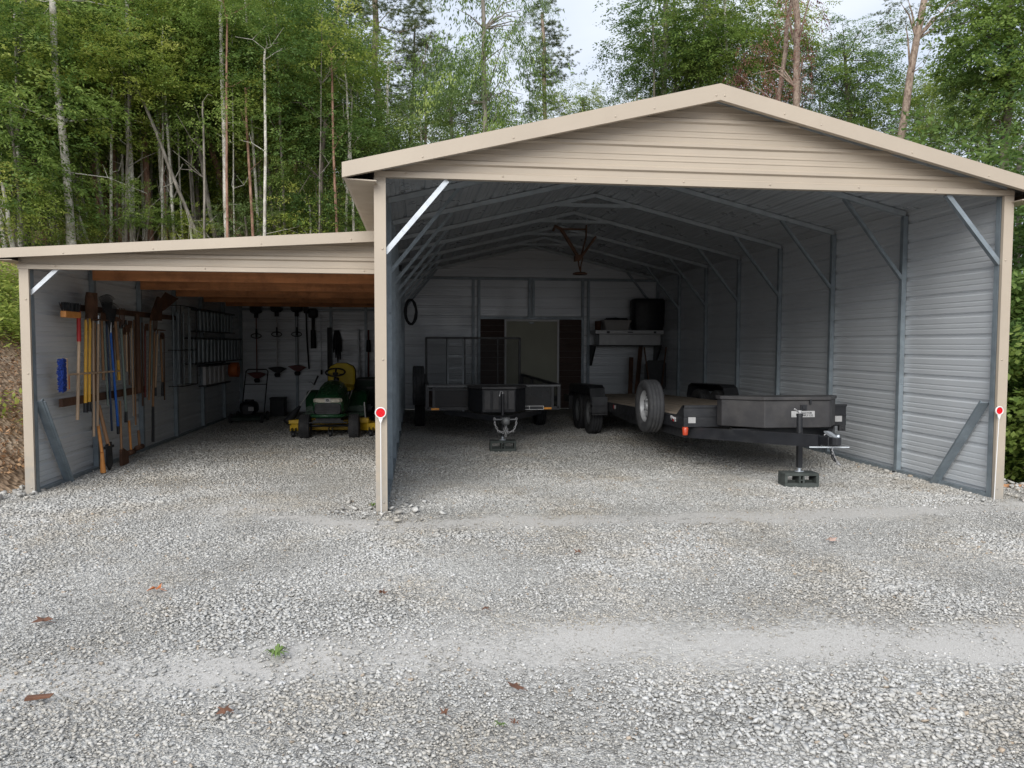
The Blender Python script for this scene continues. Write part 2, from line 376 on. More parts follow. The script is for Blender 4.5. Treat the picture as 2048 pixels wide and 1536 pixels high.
def pad_edge(x, y):
    """1 on the gravel, 0 off it"""
    wob = (vnoise(x, y, .35, 21)-.5)*.25
    l = sstep(0, .12, x - (-3.95 - np.maximum(0, 1.2-y)*1.0) + wob)
    r = sstep(0, .12, (6.98 + np.maximum(0, .6-y)*.35) - x + wob)
    return l*r*(y < 11.6)

# ground sheet: fine near, coarse far
xs = np.unique(np.concatenate([np.linspace(-120, -14, 34), np.linspace(-14, -3.5, 60), np.linspace(-3.5, 7, 56), np.linspace(7, 22, 50), np.linspace(22, 130, 34)]))
ys = np.unique(np.concatenate([np.linspace(-60, -9, 16), np.linspace(-9, 12, 110), np.linspace(12, 45, 90), np.linspace(45, 220, 40)]))
GX, GY = np.meshgrid(xs, ys); GZ = terrain(GX, GY)
V = np.stack([GX.ravel(), GY.ravel(), GZ.ravel()], 1); nx, ny = len(xs), len(ys)
I, J = np.meshgrid(np.arange(nx-1), np.arange(ny-1)); b0 = (J*nx+I).ravel()
F = np.stack([b0, b0+1, b0+nx+1, b0+nx], 1)
mg, nt, b = new_mat('forest_floor'); L = nt.links.new
tc = N(nt, 'ShaderNodeTexCoord')
n1 = N(nt, 'ShaderNodeTexNoise'); n1.inputs['Scale'].default_value = .9; n1.inputs['Detail'].default_value = 9; n1.inputs['Roughness'].default_value = .7
n2 = N(nt, 'ShaderNodeTexVoronoi'); n2.inputs['Scale'].default_value = 14
L(tc.outputs['Object'], n1.inputs['Vector']); L(tc.outputs['Object'], n2.inputs['Vector'])
r = N(nt, 'ShaderNodeValToRGB'); e = r.color_ramp.elements
e[0].position = .3; e[0].color = (.17, .10, .05, 1); e[1].position = .72; e[1].color = (.55, .42, .27, 1); x_ = e.new(.5); x_.color = (.40, .25, .125, 1)
mx = N(nt, 'ShaderNodeMix', data_type='RGBA', blend_type='MULTIPLY'); mx.inputs[0].default_value = .4
bw0 = N(nt, 'ShaderNodeRGBToBW'); L(n2.outputs['Color'], bw0.inputs[0])
L(n1.outputs['Fac'], r.inputs[0]); L(r.outputs[0], mx.inputs[6]); L(bw0.outputs[0], mx.inputs[7])
hs = N(nt, 'ShaderNodeHueSaturation'); hs.inputs['Saturation'].default_value = .75; L(mx.outputs[2], hs.inputs['Color'])
L(hs.outputs[0], b.inputs['Base Color']); b.inputs['Roughness'].default_value = .95; b.inputs['Specular IOR Level'].default_value = .15
bp = N(nt, 'ShaderNodeBump'); bp.inputs['Strength'].default_value = 1; bp.inputs['Distance'].default_value = .05
L(n2.outputs['Distance'], bp.inputs['Height']); L(bp.outputs[0], b.inputs['Normal'])
g = bpy.data.objects.new('ground', np_mesh('ground', V, F, mg, smooth=True)); COL.objects.link(g); tag(g, kind='structure')

# gravel yard: a sheet 4 mm above the ground, crushed stone by shader, real stones on top where they are close
mgv, nt, b = new_mat('crushed_stone_bed'); L = nt.links.new
tc = N(nt, 'ShaderNodeTexCoord')
vr = N(nt, 'ShaderNodeTexVoronoi'); vr.inputs['Scale'].default_value = 42; L(tc.outputs['Object'], vr.inputs['Vector'])
vr2 = N(nt, 'ShaderNodeTexVoronoi'); vr2.inputs['Scale'].default_value = 95; L(tc.outputs['Object'], vr2.inputs['Vector'])
bw = N(nt, 'ShaderNodeRGBToBW'); L(vr.outputs['Color'], bw.inputs[0])
r = N(nt, 'ShaderNodeValToRGB'); e = r.color_ramp.elements
e[0].position = .15; e[0].color = (.25, .243, .228, 1); e[1].position = .9; e[1].color = (.58, .57, .54, 1); x_ = e.new(.55); x_.color = (.42, .412, .388, 1)
L(bw.outputs[0], r.inputs[0])
at_ = N(nt, 'ShaderNodeAttribute', attribute_name='fines')
nf = N(nt, 'ShaderNodeTexNoise'); nf.inputs['Scale'].default_value = 160; nf.inputs['Detail'].default_value = 3; L(tc.outputs['Object'], nf.inputs['Vector'])
rf = N(nt, 'ShaderNodeValToRGB'); rf.color_ramp.elements[0].position = .35; rf.color_ramp.elements[1].position = .65
rf.color_ramp.elements[0].color = (.36, .345, .32, 1); rf.color_ramp.elements[1].color = (.54, .525, .50, 1); L(nf.outputs['Fac'], rf.inputs[0])
mx = N(nt, 'ShaderNodeMix', data_type='RGBA'); L(at_.outputs['Fac'], mx.inputs[0]); L(r.outputs[0], mx.inputs[6]); L(rf.outputs[0], mx.inputs[7])
L(mx.outputs[2], b.inputs['Base Color']); b.inputs['Roughness'].default_value = .95; b.inputs['Specular IOR Level'].default_value = .15
hm = N(nt, 'ShaderNodeMath', operation='ADD'); L(vr.outputs['Distance'], hm.inputs[0]); L(vr2.outputs['Distance'], hm.inputs[1])
iv = N(nt, 'ShaderNodeMath', operation='SUBTRACT'); iv.inputs[0].default_value = 1; L(at_.outputs['Fac'], iv.inputs[1])
bp = N(nt, 'ShaderNodeBump'); bp.inputs['Distance'].default_value = .012; bp.invert = True; L(hm.outputs[0], bp.inputs['Height']); L(iv.outputs[0], bp.inputs['Strength']); L(bp.outputs[0], b.inputs['Normal'])
gx = np.linspace(-9, 9.6, 190); gy = np.linspace(-7.5, 11.5, 200)
GX, GY = np.meshgrid(gx, gy); sel = pad_edge(GX, GY) > .4
GZ = terrain(GX, GY)+.004 + (vnoise(GX, GY, .5, 31)-.5)*.008*(GY < 1) 
GZ = np.where(GZ < .004, .004, GZ) if False else GZ + .006
idx = -np.ones(GX.shape, int); keep = np.zeros(GX.shape, bool)
quad = sel[:-1, :-1] & sel[1:, :-1] & sel[:-1, 1:] & sel[1:, 1:]
keep[:-1, :-1] |= quad; keep[1:, :-1] |= quad; keep[:-1, 1:] |= quad; keep[1:, 1:] |= quad
idx[keep] = np.arange(keep.sum()); V = np.stack([GX[keep], GY[keep], GZ[keep]], 1)
qj, qi = np.nonzero(quad); F = np.stack([idx[qj, qi], idx[qj, qi+1], idx[qj+1, qi+1], idx[qj+1, qi]], 1)
me = np_mesh('gravel_bed', V, F, mgv, smooth=True)
a = me.attributes.new('fines', 'FLOAT', 'POINT'); a.data.foreach_set('value', band(V[:, 0], V[:, 1]).astype(np.float32))
g = bpy.data.objects.new('gravel_yard', me); COL.objects.link(g); tag(g, kind='structure')

# loose crushed stones
mst, nt, b = new_mat('crushed_stone'); L = nt.links.new
a = N(nt, 'ShaderNodeAttribute', attribute_name='tone')
r = N(nt, 'ShaderNodeValToRGB'); e = r.color_ramp.elements
e[0].position = 0; e[0].color = (.22, .218, .207, 1); e[1].position = 1.0; e[1].color = (.62, .615, .60, 1)
for p_, c_ in ((.25, (.355, .35, .335)), (.55, (.45, .445, .425)), (.80, (.51, .505, .485)), (.955, (.57, .565, .555)), (.965, (.33, .285, .235)), (.985, (.42, .35, .28))):
    x_ = e.new(p_); x_.color = (*c_, 1)
L(a.outputs['Fac'], r.inputs[0])
tc = N(nt, 'ShaderNodeTexCoord'); n1 = N(nt, 'ShaderNodeTexNoise'); n1.inputs['Scale'].default_value = 90; n1.inputs['Detail'].default_value = 3
L(tc.outputs['Object'], n1.inputs['Vector'])
mr = N(nt, 'ShaderNodeMapRange'); mr.inputs[1].default_value = .3; mr.inputs[2].default_value = .7; mr.inputs[3].default_value = .8; mr.inputs[4].default_value = 1.2; L(n1.outputs['Fac'], mr.inputs[0])
mx = N(nt, 'ShaderNodeMix', data_type='RGBA', blend_type='MULTIPLY'); mx.inputs[0].default_value = 1; L(r.outputs[0], mx.inputs[6]); L(mr.outputs[0], mx.inputs[7])
n9 = N(nt, 'ShaderNodeTexNoise'); n9.inputs['Scale'].default_value = .9; n9.inputs['Detail'].default_value = 7; n9.inputs['Roughness'].default_value = .7
L(tc.outputs['Object'], n9.inputs['Vector'])
r9 = N(nt, 'ShaderNodeMapRange'); r9.inputs[1].default_value = .47; r9.inputs[2].default_value = .68; r9.inputs[4].default_value = .9; L(n9.outputs['Fac'], r9.inputs[0])
m9 = N(nt, 'ShaderNodeMix', data_type='RGBA', blend_type='MULTIPLY'); m9.inputs[7].default_value = (.86, .79, .69, 1); L(r9.outputs[0], m9.inputs[0]); L(mx.outputs[2], m9.inputs[6]); mx = m9
L(mx.outputs[2], b.inputs['Base Color']); b.inputs['Roughness'].default_value = .85; b.inputs['Specular IOR Level'].default_value = .25

def stones(n, rx, ry, smin, smax, seed, dens, zoff=0.0):
    rng = np.random.default_rng(seed)
    x = rng.uniform(*rx, n); y = rng.uniform(*ry, n)
    p = dens(x, y)*pad_edge(x, y); k = rng.random(n) < p; x, y = x[k], y[k]; n = len(x)
    s = smin*(smax/smin)**(rng.random(n)**1.7)
    s *= .55 + .85*vnoise(x, y, .8, 41)*(.6+.8*vnoise(x, y, .25, 45))
    cube = np.array([(-1,-1,-1),(1,-1,-1),(1,1,-1),(-1,1,-1),(-1,-1,1),(1,-1,1),(1,1,1),(-1,1,1)], float)*.5
    v = cube[None] * (1 + rng.uniform(-.38, .22, (n, 8, 3)))
    v *= np.stack([rng.uniform(.8, 1.25, n), rng.uniform(.6, 1.0, n), rng.uniform(.28, .58, n)], 1)[:, None, :]
    a1 = rng.uniform(0, 2*np.pi, n); a2 = rng.normal(0, .32, n); a3 = rng.normal(0, .32, n)
    def rot(v, a, i, j):
        c, s_ = np.cos(a)[:, None], np.sin(a)[:, None]; w_ = v.copy()
        w_[..., i] = c*v[..., i]-s_*v[..., j]; w_[..., j] = s_*v[..., i]+c*v[..., j]; return w_
    v = rot(v, a2, 1, 2); v = rot(v, a3, 0, 2); v = rot(v, a1, 0, 1)
    v *= s[:, None, None]
    z = terrain(x, y)+.012+s*rng.uniform(.05, .35, n)+zoff*rng.random(n)
    v += np.stack([x, y, z], 1)[:, None, :]
    fq = np.array([(0,3,2,1),(4,5,6,7),(0,1,5,4),(1,2,6,5),(2,3,7,6),(3,0,4,7)])
    F = (fq[None] + (np.arange(n)*8)[:, None, None]).reshape(-1, 4)
    t = np.clip(rng.beta(2.2, 2.0, n)*.96 + (vnoise(x, y, .6, 43)-.5)*.22 + (vnoise(x, y, 2.2, 44)-.5)*.16, 0, .95)
    brown = rng.random(n) < .012 + .05*(vnoise(x, y, .5, 47) > .78)
    t = np.where(brown, rng.uniform(.965, .985, n), t)
    return v.reshape(-1, 3), F, np.repeat(t, 6)

def frustum(x, y):
    dy = y - CY; xl = CX + dy*math.tan(YAW-.594) - 2.2; xr = CX + dy*math.tan(YAW+.594) + 2.6
    return ((x > xl) & (x < xr)).astype(float)
def d_front(x, y): return frustum(x, y)*(1 - band(x, y)*.985)*(.8+.25*vnoise(x, y, .7, 51))*(y < 1.6)
def d_small(x, y): return frustum(x, y)*(1 - band(x, y)*.45)
def d_in(x, y): return frustum(x, y)*(1-sstep(5.5, 9.5, y)*.75)*(y > 0)*(x > -3.6)*(x < 6.05)
def d_edge(x, y):
    e = np.exp(-((x+4.0+np.maximum(0, 1.2-y))/.45)**2) + np.exp(-((x-6.75)/.45)**2)*(y > -1) + np.exp(-((x+.05)/.35)**2-((y-.0)/.22)**2)
    return np.clip(e, 0, 1)*frustum(x, y)*(y < 1.6)*(1-.8*band(x, y)*(x > .5))
sets = [stones(345000, (-6, 8.5), (-4.6, 1.6), .0075, .0215, 1, d_front),
        stones(260000, (-6, 8.5), (-4.6, 1.6), .004, .009, 2, d_small),
        stones(170000, (-3.7, 6.1), (.0, 9.5), .010, .026, 3, d_in),
        stones(9000, (-6, 8.5), (-2, 1.6), .030, .075, 4, d_edge, .02)]
o_ = 0; Vs = []; Fs = []; Ts = []
for v_, f_, t_ in sets: Vs.append(v_); Fs.append(f_+o_); Ts.append(t_); o_ += len(v_)
g = bpy.data.objects.new('gravel_stones', np_mesh('gravel_stones', np.concatenate(Vs), np.concatenate(Fs), mst, np.concatenate(Ts)))
COL.objects.link(g); tag(g, 'loose crushed grey stones spread over the yard and carport floor', 'gravel', kind='stuff')
del Vs, Fs, Ts, sets
# ------------------------------------------------------------------ building
W, D0, BAY = 6.05, 10.98, 1.5686
RZ, SL = 3.905, .241            # ridge height (sheet), roof slope
OV, OF = .35, .19               # eave and front overhang
LX, LY, LB = -3.61, 1.31, 10.73 # lean-to: inner left face, front, back
def roof_z(x): return RZ - SL*abs(x-W/2)
def lroof_z(x): return 2.728 + .068*x
PITCH = .2286
_pp = [(0, 0), (.012, 0), (.027, .019), (.055, .019), (.070, 0), (.112, 0), (.118, .005), (.128, .005), (.134, 0), (.166, 0), (.172, .005), (.182, .005), (.188, 0)]
def profile(length, start=0.0):
    pts = []; k = -1
    while k*PITCH < length + PITCH:
        for s, h in _pp: pts.append((k*PITCH+s-start, h))
        k += 1
    out = []
    for i, (s, h) in enumerate(pts):
        if 0 <= s <= length: out.append((s, h))
        elif s < 0 <= (pts[i+1][0] if i+1 < len(pts) else -1):
            s2, h2 = pts[i+1]; out.append((0, h+(h2-h)*(0-s)/(s2-s)))
    s, h = out[-1]
    if s < length - 1e-6: out.append((length, h))
    return out
def ribbed(mb, org, u, L, v, H, n, lim=None, start=0.0, shift=0.0):
    """ribs run along u; profile stacked along v; ribs stand out along n"""
    org, u, v, n = map(Vector, (org, u, v, n)); pr = profile(H, start)
    vs = []; fs = []
    for i, (s, h) in enumerate(pr):
        a, b_ = lim(s) if lim else (0, L)
        vs += [org + v*s + n*(h+shift) + u*a, org + v*s + n*(h+shift) + u*b_]
        if i: fs.append((2*i-2, 2*i-1, 2*i+1, 2*i))
    return mb.add(vs, fs)

bld = thing('metal_carport', (W/2, 0, 0), 'tan metal carport with gable roof and a lower tool lean-to on its left', 'carport')
# roof
mr_ = MB(); mt = MB()
for sgn in (-1, 1):
    run = (W/2+OV); Ls = run*math.sqrt(1+SL*SL)
    vdir = Vector((sgn, 0, -SL)).normalized(); nd = Vector((sgn*SL, 0, 1)).normalized()
    ribbed(mr_, (W/2, -OF, RZ), (0, 1, 0), D0+OF+.12, vdir, Ls, nd, start=.03)
    ribbed(mt, (W/2, -OF, RZ), (0, 1, 0), D0+OF+.12, vdir, Ls, nd, start=.03, shift=.004)
roof = part('roof', mr_, 'galvroof', bld)
part('roof_cladding', mt, 'tan', roof)
# ridge cap and eave fascia with soffit
mb = MB()
for sgn in (-1, 1):
    a = Vector((W/2, 0, RZ+.028)); b_ = Vector((W/2+sgn*.17, 0, RZ+.028-SL*.17))
    mb.add([(a.x, -OF-.02, a.z), (b_.x, -OF-.02, b_.z), (b_.x, D0+.12, b_.z), (a.x, D0+.12, a.z)], [(0, 1, 2, 3)])
part('ridge_cap', mb, 'tan', roof)
for sgn in (-1, 1):
    xe = W/2+sgn*(W/2+OV); ze = roof_z(xe); mb = MB()
    xw = W/2+sgn*(W/2+.075)
    mb.prism([(xe, ze+.012), (xe+sgn*.012, ze+.012), (xe+sgn*.012, ze-.085), (xe-sgn*.02, ze-.105), (xw, ze-.115), (xw, ze-.105), (xe-sgn*.02, ze-.095), (xe, ze-.08)], -OF+.02, D0+.12)
    mb.box(min(xe+sgn*.012, xe+sgn*.017), -OF+.02, ze-.03, max(xe+sgn*.012, xe+sgn*.017), D0+.12, ze-.022)
    part('eave_trim', mb, 'tan', roof)
# sloping front fascia
for sgn in (-1, 1):
    mb = MB(); xe = W/2+sgn*(W/2+OV+.015)
    def P(x, d): return (x, RZ+.035-SL*abs(x-W/2)+d)
    poly = [P(W/2, 0), P(xe, 0), P(xe, -.128), P(W/2, -.148)]
    if sgn < 0: poly = poly[::-1]
    mb.prism(poly, -OF-.022, -OF-.004)
    q = [P(W/2, .0), P(xe, .0), P(xe, -.012), P(W/2, -.012)]
    if sgn < 0: q = q[::-1]
    mb.prism(q, -OF-.004, -OF+.09)
    q = [P(W/2, -.138), P(xe, -.118), P(xe, -.128), P(W/2, -.148)]
    if sgn < 0: q = q[::-1]
    mb.prism(q, -OF-.004, -OF+.03)
    for xf in (.04, .62, .98, 1.9, 2.7):
        x = W/2+sgn*xf; z = RZ+.035-SL*xf-.10
        mb.lathe([(-.004, .0), (-.004, .008), (0, .010)], (x, -OF-.022, z), 'y', 8, closed=False)
    # overlap joint of the trim pieces
    xj = W/2+sgn*1.02; mb.add([(xj-.05, -OF-.0235, P(xj-.05, 0)[1]), (xj, -OF-.0235, P(xj, 0)[1]), (xj, -OF-.0235, P(xj, -.143)[1]), (xj-.05, -OF-.0235, P(xj-.05, -.143)[1])], [(0, 3, 2, 1)])
    part('fascia', mb, 'tan', roof)
# rafters, collar ties
for k in range(8):
    y = k*BAY if k < 7 else D0-.03
    mb = MB(); off = .034
    for sgn in (-1, 1):
        mb.beam((W/2+sgn*.0, y, RZ-off-.004), (W/2+sgn*(W/2+.03), y, roof_z(W+.03)-off-.004), .057, .057)
    part('rafter', mb, 'rafter', roof)
    if 0 < k < 7:
        mb = MB(); z = RZ-.19
        mb.beam((W/2-.62, y-.032, z), (W/2+.62, y-.032, z), .006, .045)
        mb.beam((W/2-.62, y+.032, z), (W/2+.62, y+.032, z), .006, .045)
        part('collar_tie', mb, 'rafter', roof)
# right wall and its frame
def wall_sheet(x, n, y0, y1, z1, name, mats=('galv', 'tan'), parent=bld):
    m1 = MB(); ribbed(m1, (x, y0, .02), (0, 1, 0), y1-y0, (0, 0, 1), z1-.02, (n, 0, 0))
    o = part(name, m1, mats[0], parent)
    m2 = MB(); ribbed(m2, (x, y0, .02), (0, 1, 0), y1-y0, (0, 0, 1), z1-.02, (n, 0, 0), shift=.003)
    part('outer_cladding', m2, mats[1], o); return o
def post(parent, x, y, z1, inner, w=.06, z0=0.0):
    """square tube; inner = which side faces the room"""
    mb = MB(); mb.box(x-w/2, y-w/2, z0, x+w/2, y+w/2, z1)
    for z in (.3, 1.1, 1.9, 2.6):
        if z < z1: mb.lathe([(-.006, 0), (-.006, .009), (0, .011)], (x+.012, y-w/2, z), 'y', 6, closed=False)
    return part('post', mb, 'frame', parent)
ztop = roof_z(W)-.07
rw = wall_sheet(W+.064, 1, .0, D0+.02, roof_z(W+.064)+.01, 'side_wall')
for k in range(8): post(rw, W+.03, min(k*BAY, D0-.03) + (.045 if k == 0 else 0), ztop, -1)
mb = MB(); mb.box(W+.002, .08, .0, W+.060, D0-.06, .055); part('base_rail', mb, 'frame', rw)
for k in range(8):
    y = k*BAY+(.04 if k == 0 else 0) if k < 7 else D0-.07
    mb = MB()
    if k == 0: mb.beam((5.47, .03, 3.05), (W+.01, .03, 2.38), .045, .05, (0, 1, 0))
    else:
        xt = 5.30; mb.beam((xt, y, roof_z(xt)-.06), (W+.01, y, 2.36), .040, .05, (0, 1, 0))
    part('knee_brace', mb, 'frame', rw)
mb = MB(); mb.beam((W-.03, .10, .98), (W-.03, .83, .0), .012, .11, (1, 0, 0)); mb.beam((W-.055, .115, .99), (W-.055, .845, .01), .04, .012, (1, 0, 0)); part('foot_brace', mb, 'frame', rw)
mb = MB(); mb.box(W-.055, BAY-.05, .0, W+.0, BAY+.05, .028); part('anchor_plate', mb, 'blackplastic', rw)
# left wall of the main bay
lw = wall_sheet(-.064, -1, .0, D0+.02, roof_z(-.064)+.01, 'side_wall')
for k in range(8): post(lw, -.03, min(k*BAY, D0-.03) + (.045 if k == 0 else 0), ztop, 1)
mb = MB(); mb.box(-.060, .08, .0, -.002, D0-.06, .055); part('base_rail', mb, 'frame', lw)
for k in range(8):
    y = k*BAY+(.04 if k == 0 else 0) if k < 7 else D0-.07
    mb = MB()
    if k == 0: mb.beam((.55, .03, 3.04), (-.01, .03, 2.38), .045, .05, (0, 1, 0))
    else:
        xt = .75; mb.beam((xt, y, roof_z(xt)-.06), (-.01, y, 2.36), .040, .05, (0, 1, 0))
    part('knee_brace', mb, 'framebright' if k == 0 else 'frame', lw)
mb = MB(); mb.box(.0, 5.1, 2.70, .045, 5.17, 2.79); part('light_fitting', mb, 'blackplastic', lw)
# gable above the opening
HZ = 3.045
def gable(y, name, z0, mats, n, gap=.03):
    H = RZ-gap-z0; o = None
    for i, (mt_, sh) in enumerate(mats):
        m1 = MB()
        def lim(s):
            z = z0+s; d = min(W/2+.10, max(0.0, (RZ-gap-z)/SL)); return (W/2-d, W/2+d)
        ribbed(m1, (0, y, z0), (1, 0, 0), W, (0, 0, 1), H, (0, n, 0), lim=lim, start=.14, shift=sh)
        if o is None: o = part(name, m1, mt_, bld)
        else: part('inner_face', m1, mt_, o)
    return o
gp = gable(-.012, 'gable_panel', HZ+.02, (('tan', .0), ('galv', -.004)), -1)
mb = MB(); mb.box(-.10, -.040, HZ, W+.10, -.036, HZ+.05); mb.box(-.10, -.036, HZ, W+.10, .03, HZ+.004)
for x in (.18, 1.05, 1.72, 2.2, 2.75, 3.6, 4.5, 5.3, 5.8):
    mb.lathe([(-.005, 0), (-.005, .009), (0, .011)], (x, -.040, HZ+.035), 'y', 8, closed=False)
part('header_trim', mb, 'tan', gp)
mb = MB(); mb.box(.0, .005, HZ+.006, W, .060, HZ+.06); part('header_tube', mb, 'frame', gp)
# tan corner trims
for x0, x1, sd in ((-.104, .0, -1), (W, W+.104, 1)):
    mb = MB(); mb.box(x0, -.034, .0, x1, -.028, HZ-.002)
    xs_ = x0 if sd < 0 else x1-.006; mb.box(xs_, -.028, .0, xs_+.006, .07, HZ-.002)
    xi = x1-.006 if sd < 0 else x0; mb.box(xi, -.028, .0, xi+.006, .0, HZ-.002)
    for z in (.12, 1.42, 2.41):
        mb.lathe([(-.005, 0), (-.005, .009), (0, .011)], ((x0+x1)/2+.02*sd*-1, -.034, z), 'y', 8, closed=False)
    part('corner_trim', mb, 'tanpost', bld)
# back wall with framed doorway
bw_ = gable(D0+.03, 'back_wall', .02, (('galv', .0), ('tan', .004)), 1, gap=-.004)
mb = MB(); mb.box(0, D0-.045, 3.07, W, D0+.012, 3.13); part('cross_beam', mb, 'frame', bw_)
mb = MB(); _q = [(-.06, roof_z(-.06)-.05), (W/2, RZ-.05), (W+.06, roof_z(W+.06)-.05), (W+.06, roof_z(W+.06)+.03), (W/2, RZ+.03), (-.06, roof_z(-.06)+.03)]
mb.prism([_q[0], _q[1], _q[4], _q[5]], D0+.02, D0+.045); mb.prism([_q[1], _q[2], _q[3], _q[4]], D0+.02, D0+.045); part('closure_strip', mb, 'galvroof', bw_)
for x, z0, z1 in ((1.60, 0, 3.07), (1.735, 0, 3.07), (2.94, 2.21, 3.07), (3.03, 2.21, 3.07), (4.23, 0, 3.07), (4.37, 0, 3.07)):
    mb = MB(); mb.box(x-.03, D0-.045, z0, x+.03, D0+.012, z1); part('post', mb, 'frame', bw_)
mb = MB(); mb.box(1.77, D0-.048, 2.15, 4.20, D0+.01, 2.21); part('door_header', mb, 'frame', bw_)
for xa, xb in ((1.77, 2.335), (3.665, 4.20)):
    mb = MB()
    for i in range(14):
        z = .02+i*.153; mb.prism([(D0-.030, z), (D0-.012, z+.150), (D0+.0, z+.150), (D0+.0, z)], xa, xb, 'x')
    part('siding_panel', mb, 'brownboard', bw_)
mb = MB(); mb.box(2.385, D0-.035, .05, 3.605, D0-.005, 2.10)
door = part('door', mb, 'olive', bw_)
mb = MB(); mb.box(2.34, D0-.06, .02, 2.382, D0-.006, 2.145); mb.box(3.608, D0-.06, .02, 3.65, D0-.006, 2.145); mb.box(2.384, D0-.058, 2.102, 3.606, D0-.006, 2.145)
part('door_frame', mb, 'white', door)
mb = MB(); mb.box(2.93, D0-.06, 2.05, 3.05, D0-.036, 2.075); part('door_closer', mb, 'frame', door)

# lean-to
lm = MB(); lm2 = MB(); xl0, xl1 = LX-.24, -.07; run = xl1-xl0
vd = Vector((1, 0, .068)).normalized()
for mb_, sh in ((lm, 0), (lm2, .004)):
    ribbed(mb_, (xl0, LY-.19, lroof_z(xl0)-.02), (0, 1, 0), LB-LY+.30, vd, run*math.sqrt(1+.068**2), Vector((-.068, 0, 1)).normalized(), shift=sh)
lroof = part('lean_to_roof', lm, 'galvroof', bld); part('roof_cladding', lm2, 'tan', lroof)
mb = MB()
def LP(x, d): return (x, lroof_z(x)+.016+d)
mb.prism([LP(xl0, 0), LP(xl0, -.092), LP(-.066, -.112), LP(-.066, 0)], LY-.212, LY-.194)
mb.prism([LP(xl0, 0), LP(xl0, -.01), LP(-.066, -.01), LP(-.066, 0)], LY-.194, LY-.12)
for x in (-3.2, -2.35, -1.3, -.4): mb.lathe([(-.004, 0), (-.004, .008), (0, .010)], (x, LY-.212, lroof_z(x)-.06), 'y', 8, closed=False)
part('fascia', mb, 'tan', lroof)
mb = MB(); mb.box(xl0-.006, LY-.19, lroof_z(xl0)-.09, xl0, LB+.1, lroof_z(xl0)+.012); mb.box(xl0, LY-.19, lroof_z(xl0)-.09, LX-.075, LB+.1, lroof_z(xl0)-.084); part('eave_trim', mb, 'tan', lroof)
for k in range(7):
    y = LY+k*(LB-LY)/6
    mb = MB(); mb.beam((LX-.05, y+(.03 if k == 0 else 0), lroof_z(LX)-.06), (-.07, y+(.03 if k == 0 else 0), lroof_z(0)-.06), .057, .057); part('rafter', mb, 'frame', lroof)
LHZ = 2.305
o = None
for mt_, sh in (('tan', 0), ('galv', -.004)):
    m1 = MB(); z0 = LHZ+.02; H = lroof_z(-.07)-.03-z0
    def lim(s):
        z = z0+s+.0; xx = (z+.03-2.728)/.068; return (max(LX-.1, xx), -.068)
    ribbed(m1, (0, LY-.012, z0), (1, 0, 0), 3.6, (0, 0, 1), H, (0, -1, 0), lim=lim, start=.14, shift=sh)
    if o is None: o = part('lean_to_gable', m1, mt_, bld)
    else: part('inner_face', m1, mt_, o)
mb = MB(); mb.box(LX-.10, LY-.040, LHZ, -.068, LY-.036, LHZ+.045); mb.box(LX-.10, LY-.036, LHZ, -.068, LY+.03, LHZ+.004)
for x in (-3.35, -1.9, -.28): mb.lathe([(-.005, 0), (-.005, .009), (0, .011)], (x, LY-.040, LHZ+.03), 'y', 8, closed=False)
part('header_trim', mb, 'tan', o)
mb = MB(); mb.box(LX, LY+.005, LHZ+.006, -.07, LY+.06, LHZ+.055); part('header_tube', mb, 'frame', o)
mb = MB(); mb.box(LX-.09, LY-.034, .0, LX, LY-.028, LHZ-.002); mb.box(LX-.09, LY-.028, .0, LX-.084, LY+.07, LHZ-.002); mb.box(LX-.006, LY-.028, .0, LX, LY, LHZ-.002)
for z in (.08, 1.25, 2.0): mb.lathe([(-.005, 0), (-.005, .009), (0, .011)], (LX-.03, LY-.034, z), 'y', 8, closed=False)
part('corner_trim', mb, 'tanpost', bld)
llw = wall_sheet(LX-.064, -1, LY, LB+.02, lroof_z(LX)-.03, 'lean_to_side_wall')
for k in range(7): post(llw, LX-.03, LY+k*(LB-LY)/6+(.045 if k == 0 else 0), lroof_z(LX)-.08, 1)
mb = MB(); mb.box(LX-.060, LY+.08, .0, LX-.002, LB-.06, .045); part('base_rail', mb, 'frame', llw)
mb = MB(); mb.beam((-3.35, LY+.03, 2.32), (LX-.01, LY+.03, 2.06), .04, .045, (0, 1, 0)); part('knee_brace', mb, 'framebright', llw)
mb = MB(); mb.beam((LX+.03, LY+.06, .96), (LX+.03, LY+.69, .0), .012, .11, (1, 0, 0)); mb.beam((LX+.055, LY+.05, .98), (LX+.055, LY+.68, .01), .04, .012, (1, 0, 0)); part('foot_brace', mb, 'frame', llw)
# back wall of the lean-to
m1 = MB(); m2 = MB()
for mb_, sh in ((m1, 0), (m2, .003)):
    ribbed(mb_, (LX-.095, LB+.03, -.02), (1, 0, 0), -LX+.03, (0, 0, 1), lroof_z(LX)-.06, (0, 1, 0), shift=sh)
    ribbed(mb_, (-1.5, LB+.03, lroof_z(LX)-.04), (1, 0, 0), 1.43, (0, 0, 1), lroof_z(-1.5)-lroof_z(LX), (0, 1, 0), shift=sh)
lbw = part('lean_to_back_wall', m1, 'galv', bld); part('outer_cladding', m2, 'tan', lbw)
for x in (-2.42, -1.66, -.88):
    mb = MB(); mb.box(x-.03, LB-.045, 0, x+.03, LB+.012, 2.42); part('post', mb, 'frame', lbw)
mb = MB(); mb.box(LX, LB-.044, 2.30, -.07, LB+.01, 2.35); part('cross_beam', mb, 'frame', lbw)
mb = MB(); mb.box(LX-.105, LB-.02, .0, LX-.062, LB+.06, lroof_z(LX)-.02); part('corner_closure', mb, 'galv', lbw)
for x_ in (-.105, W+.062):
    mb = MB(); mb.box(x_, D0-.01, .0, x_+.043, D0+.065, roof_z(0)-.03); part('corner_closure', mb, 'galv', bw_)
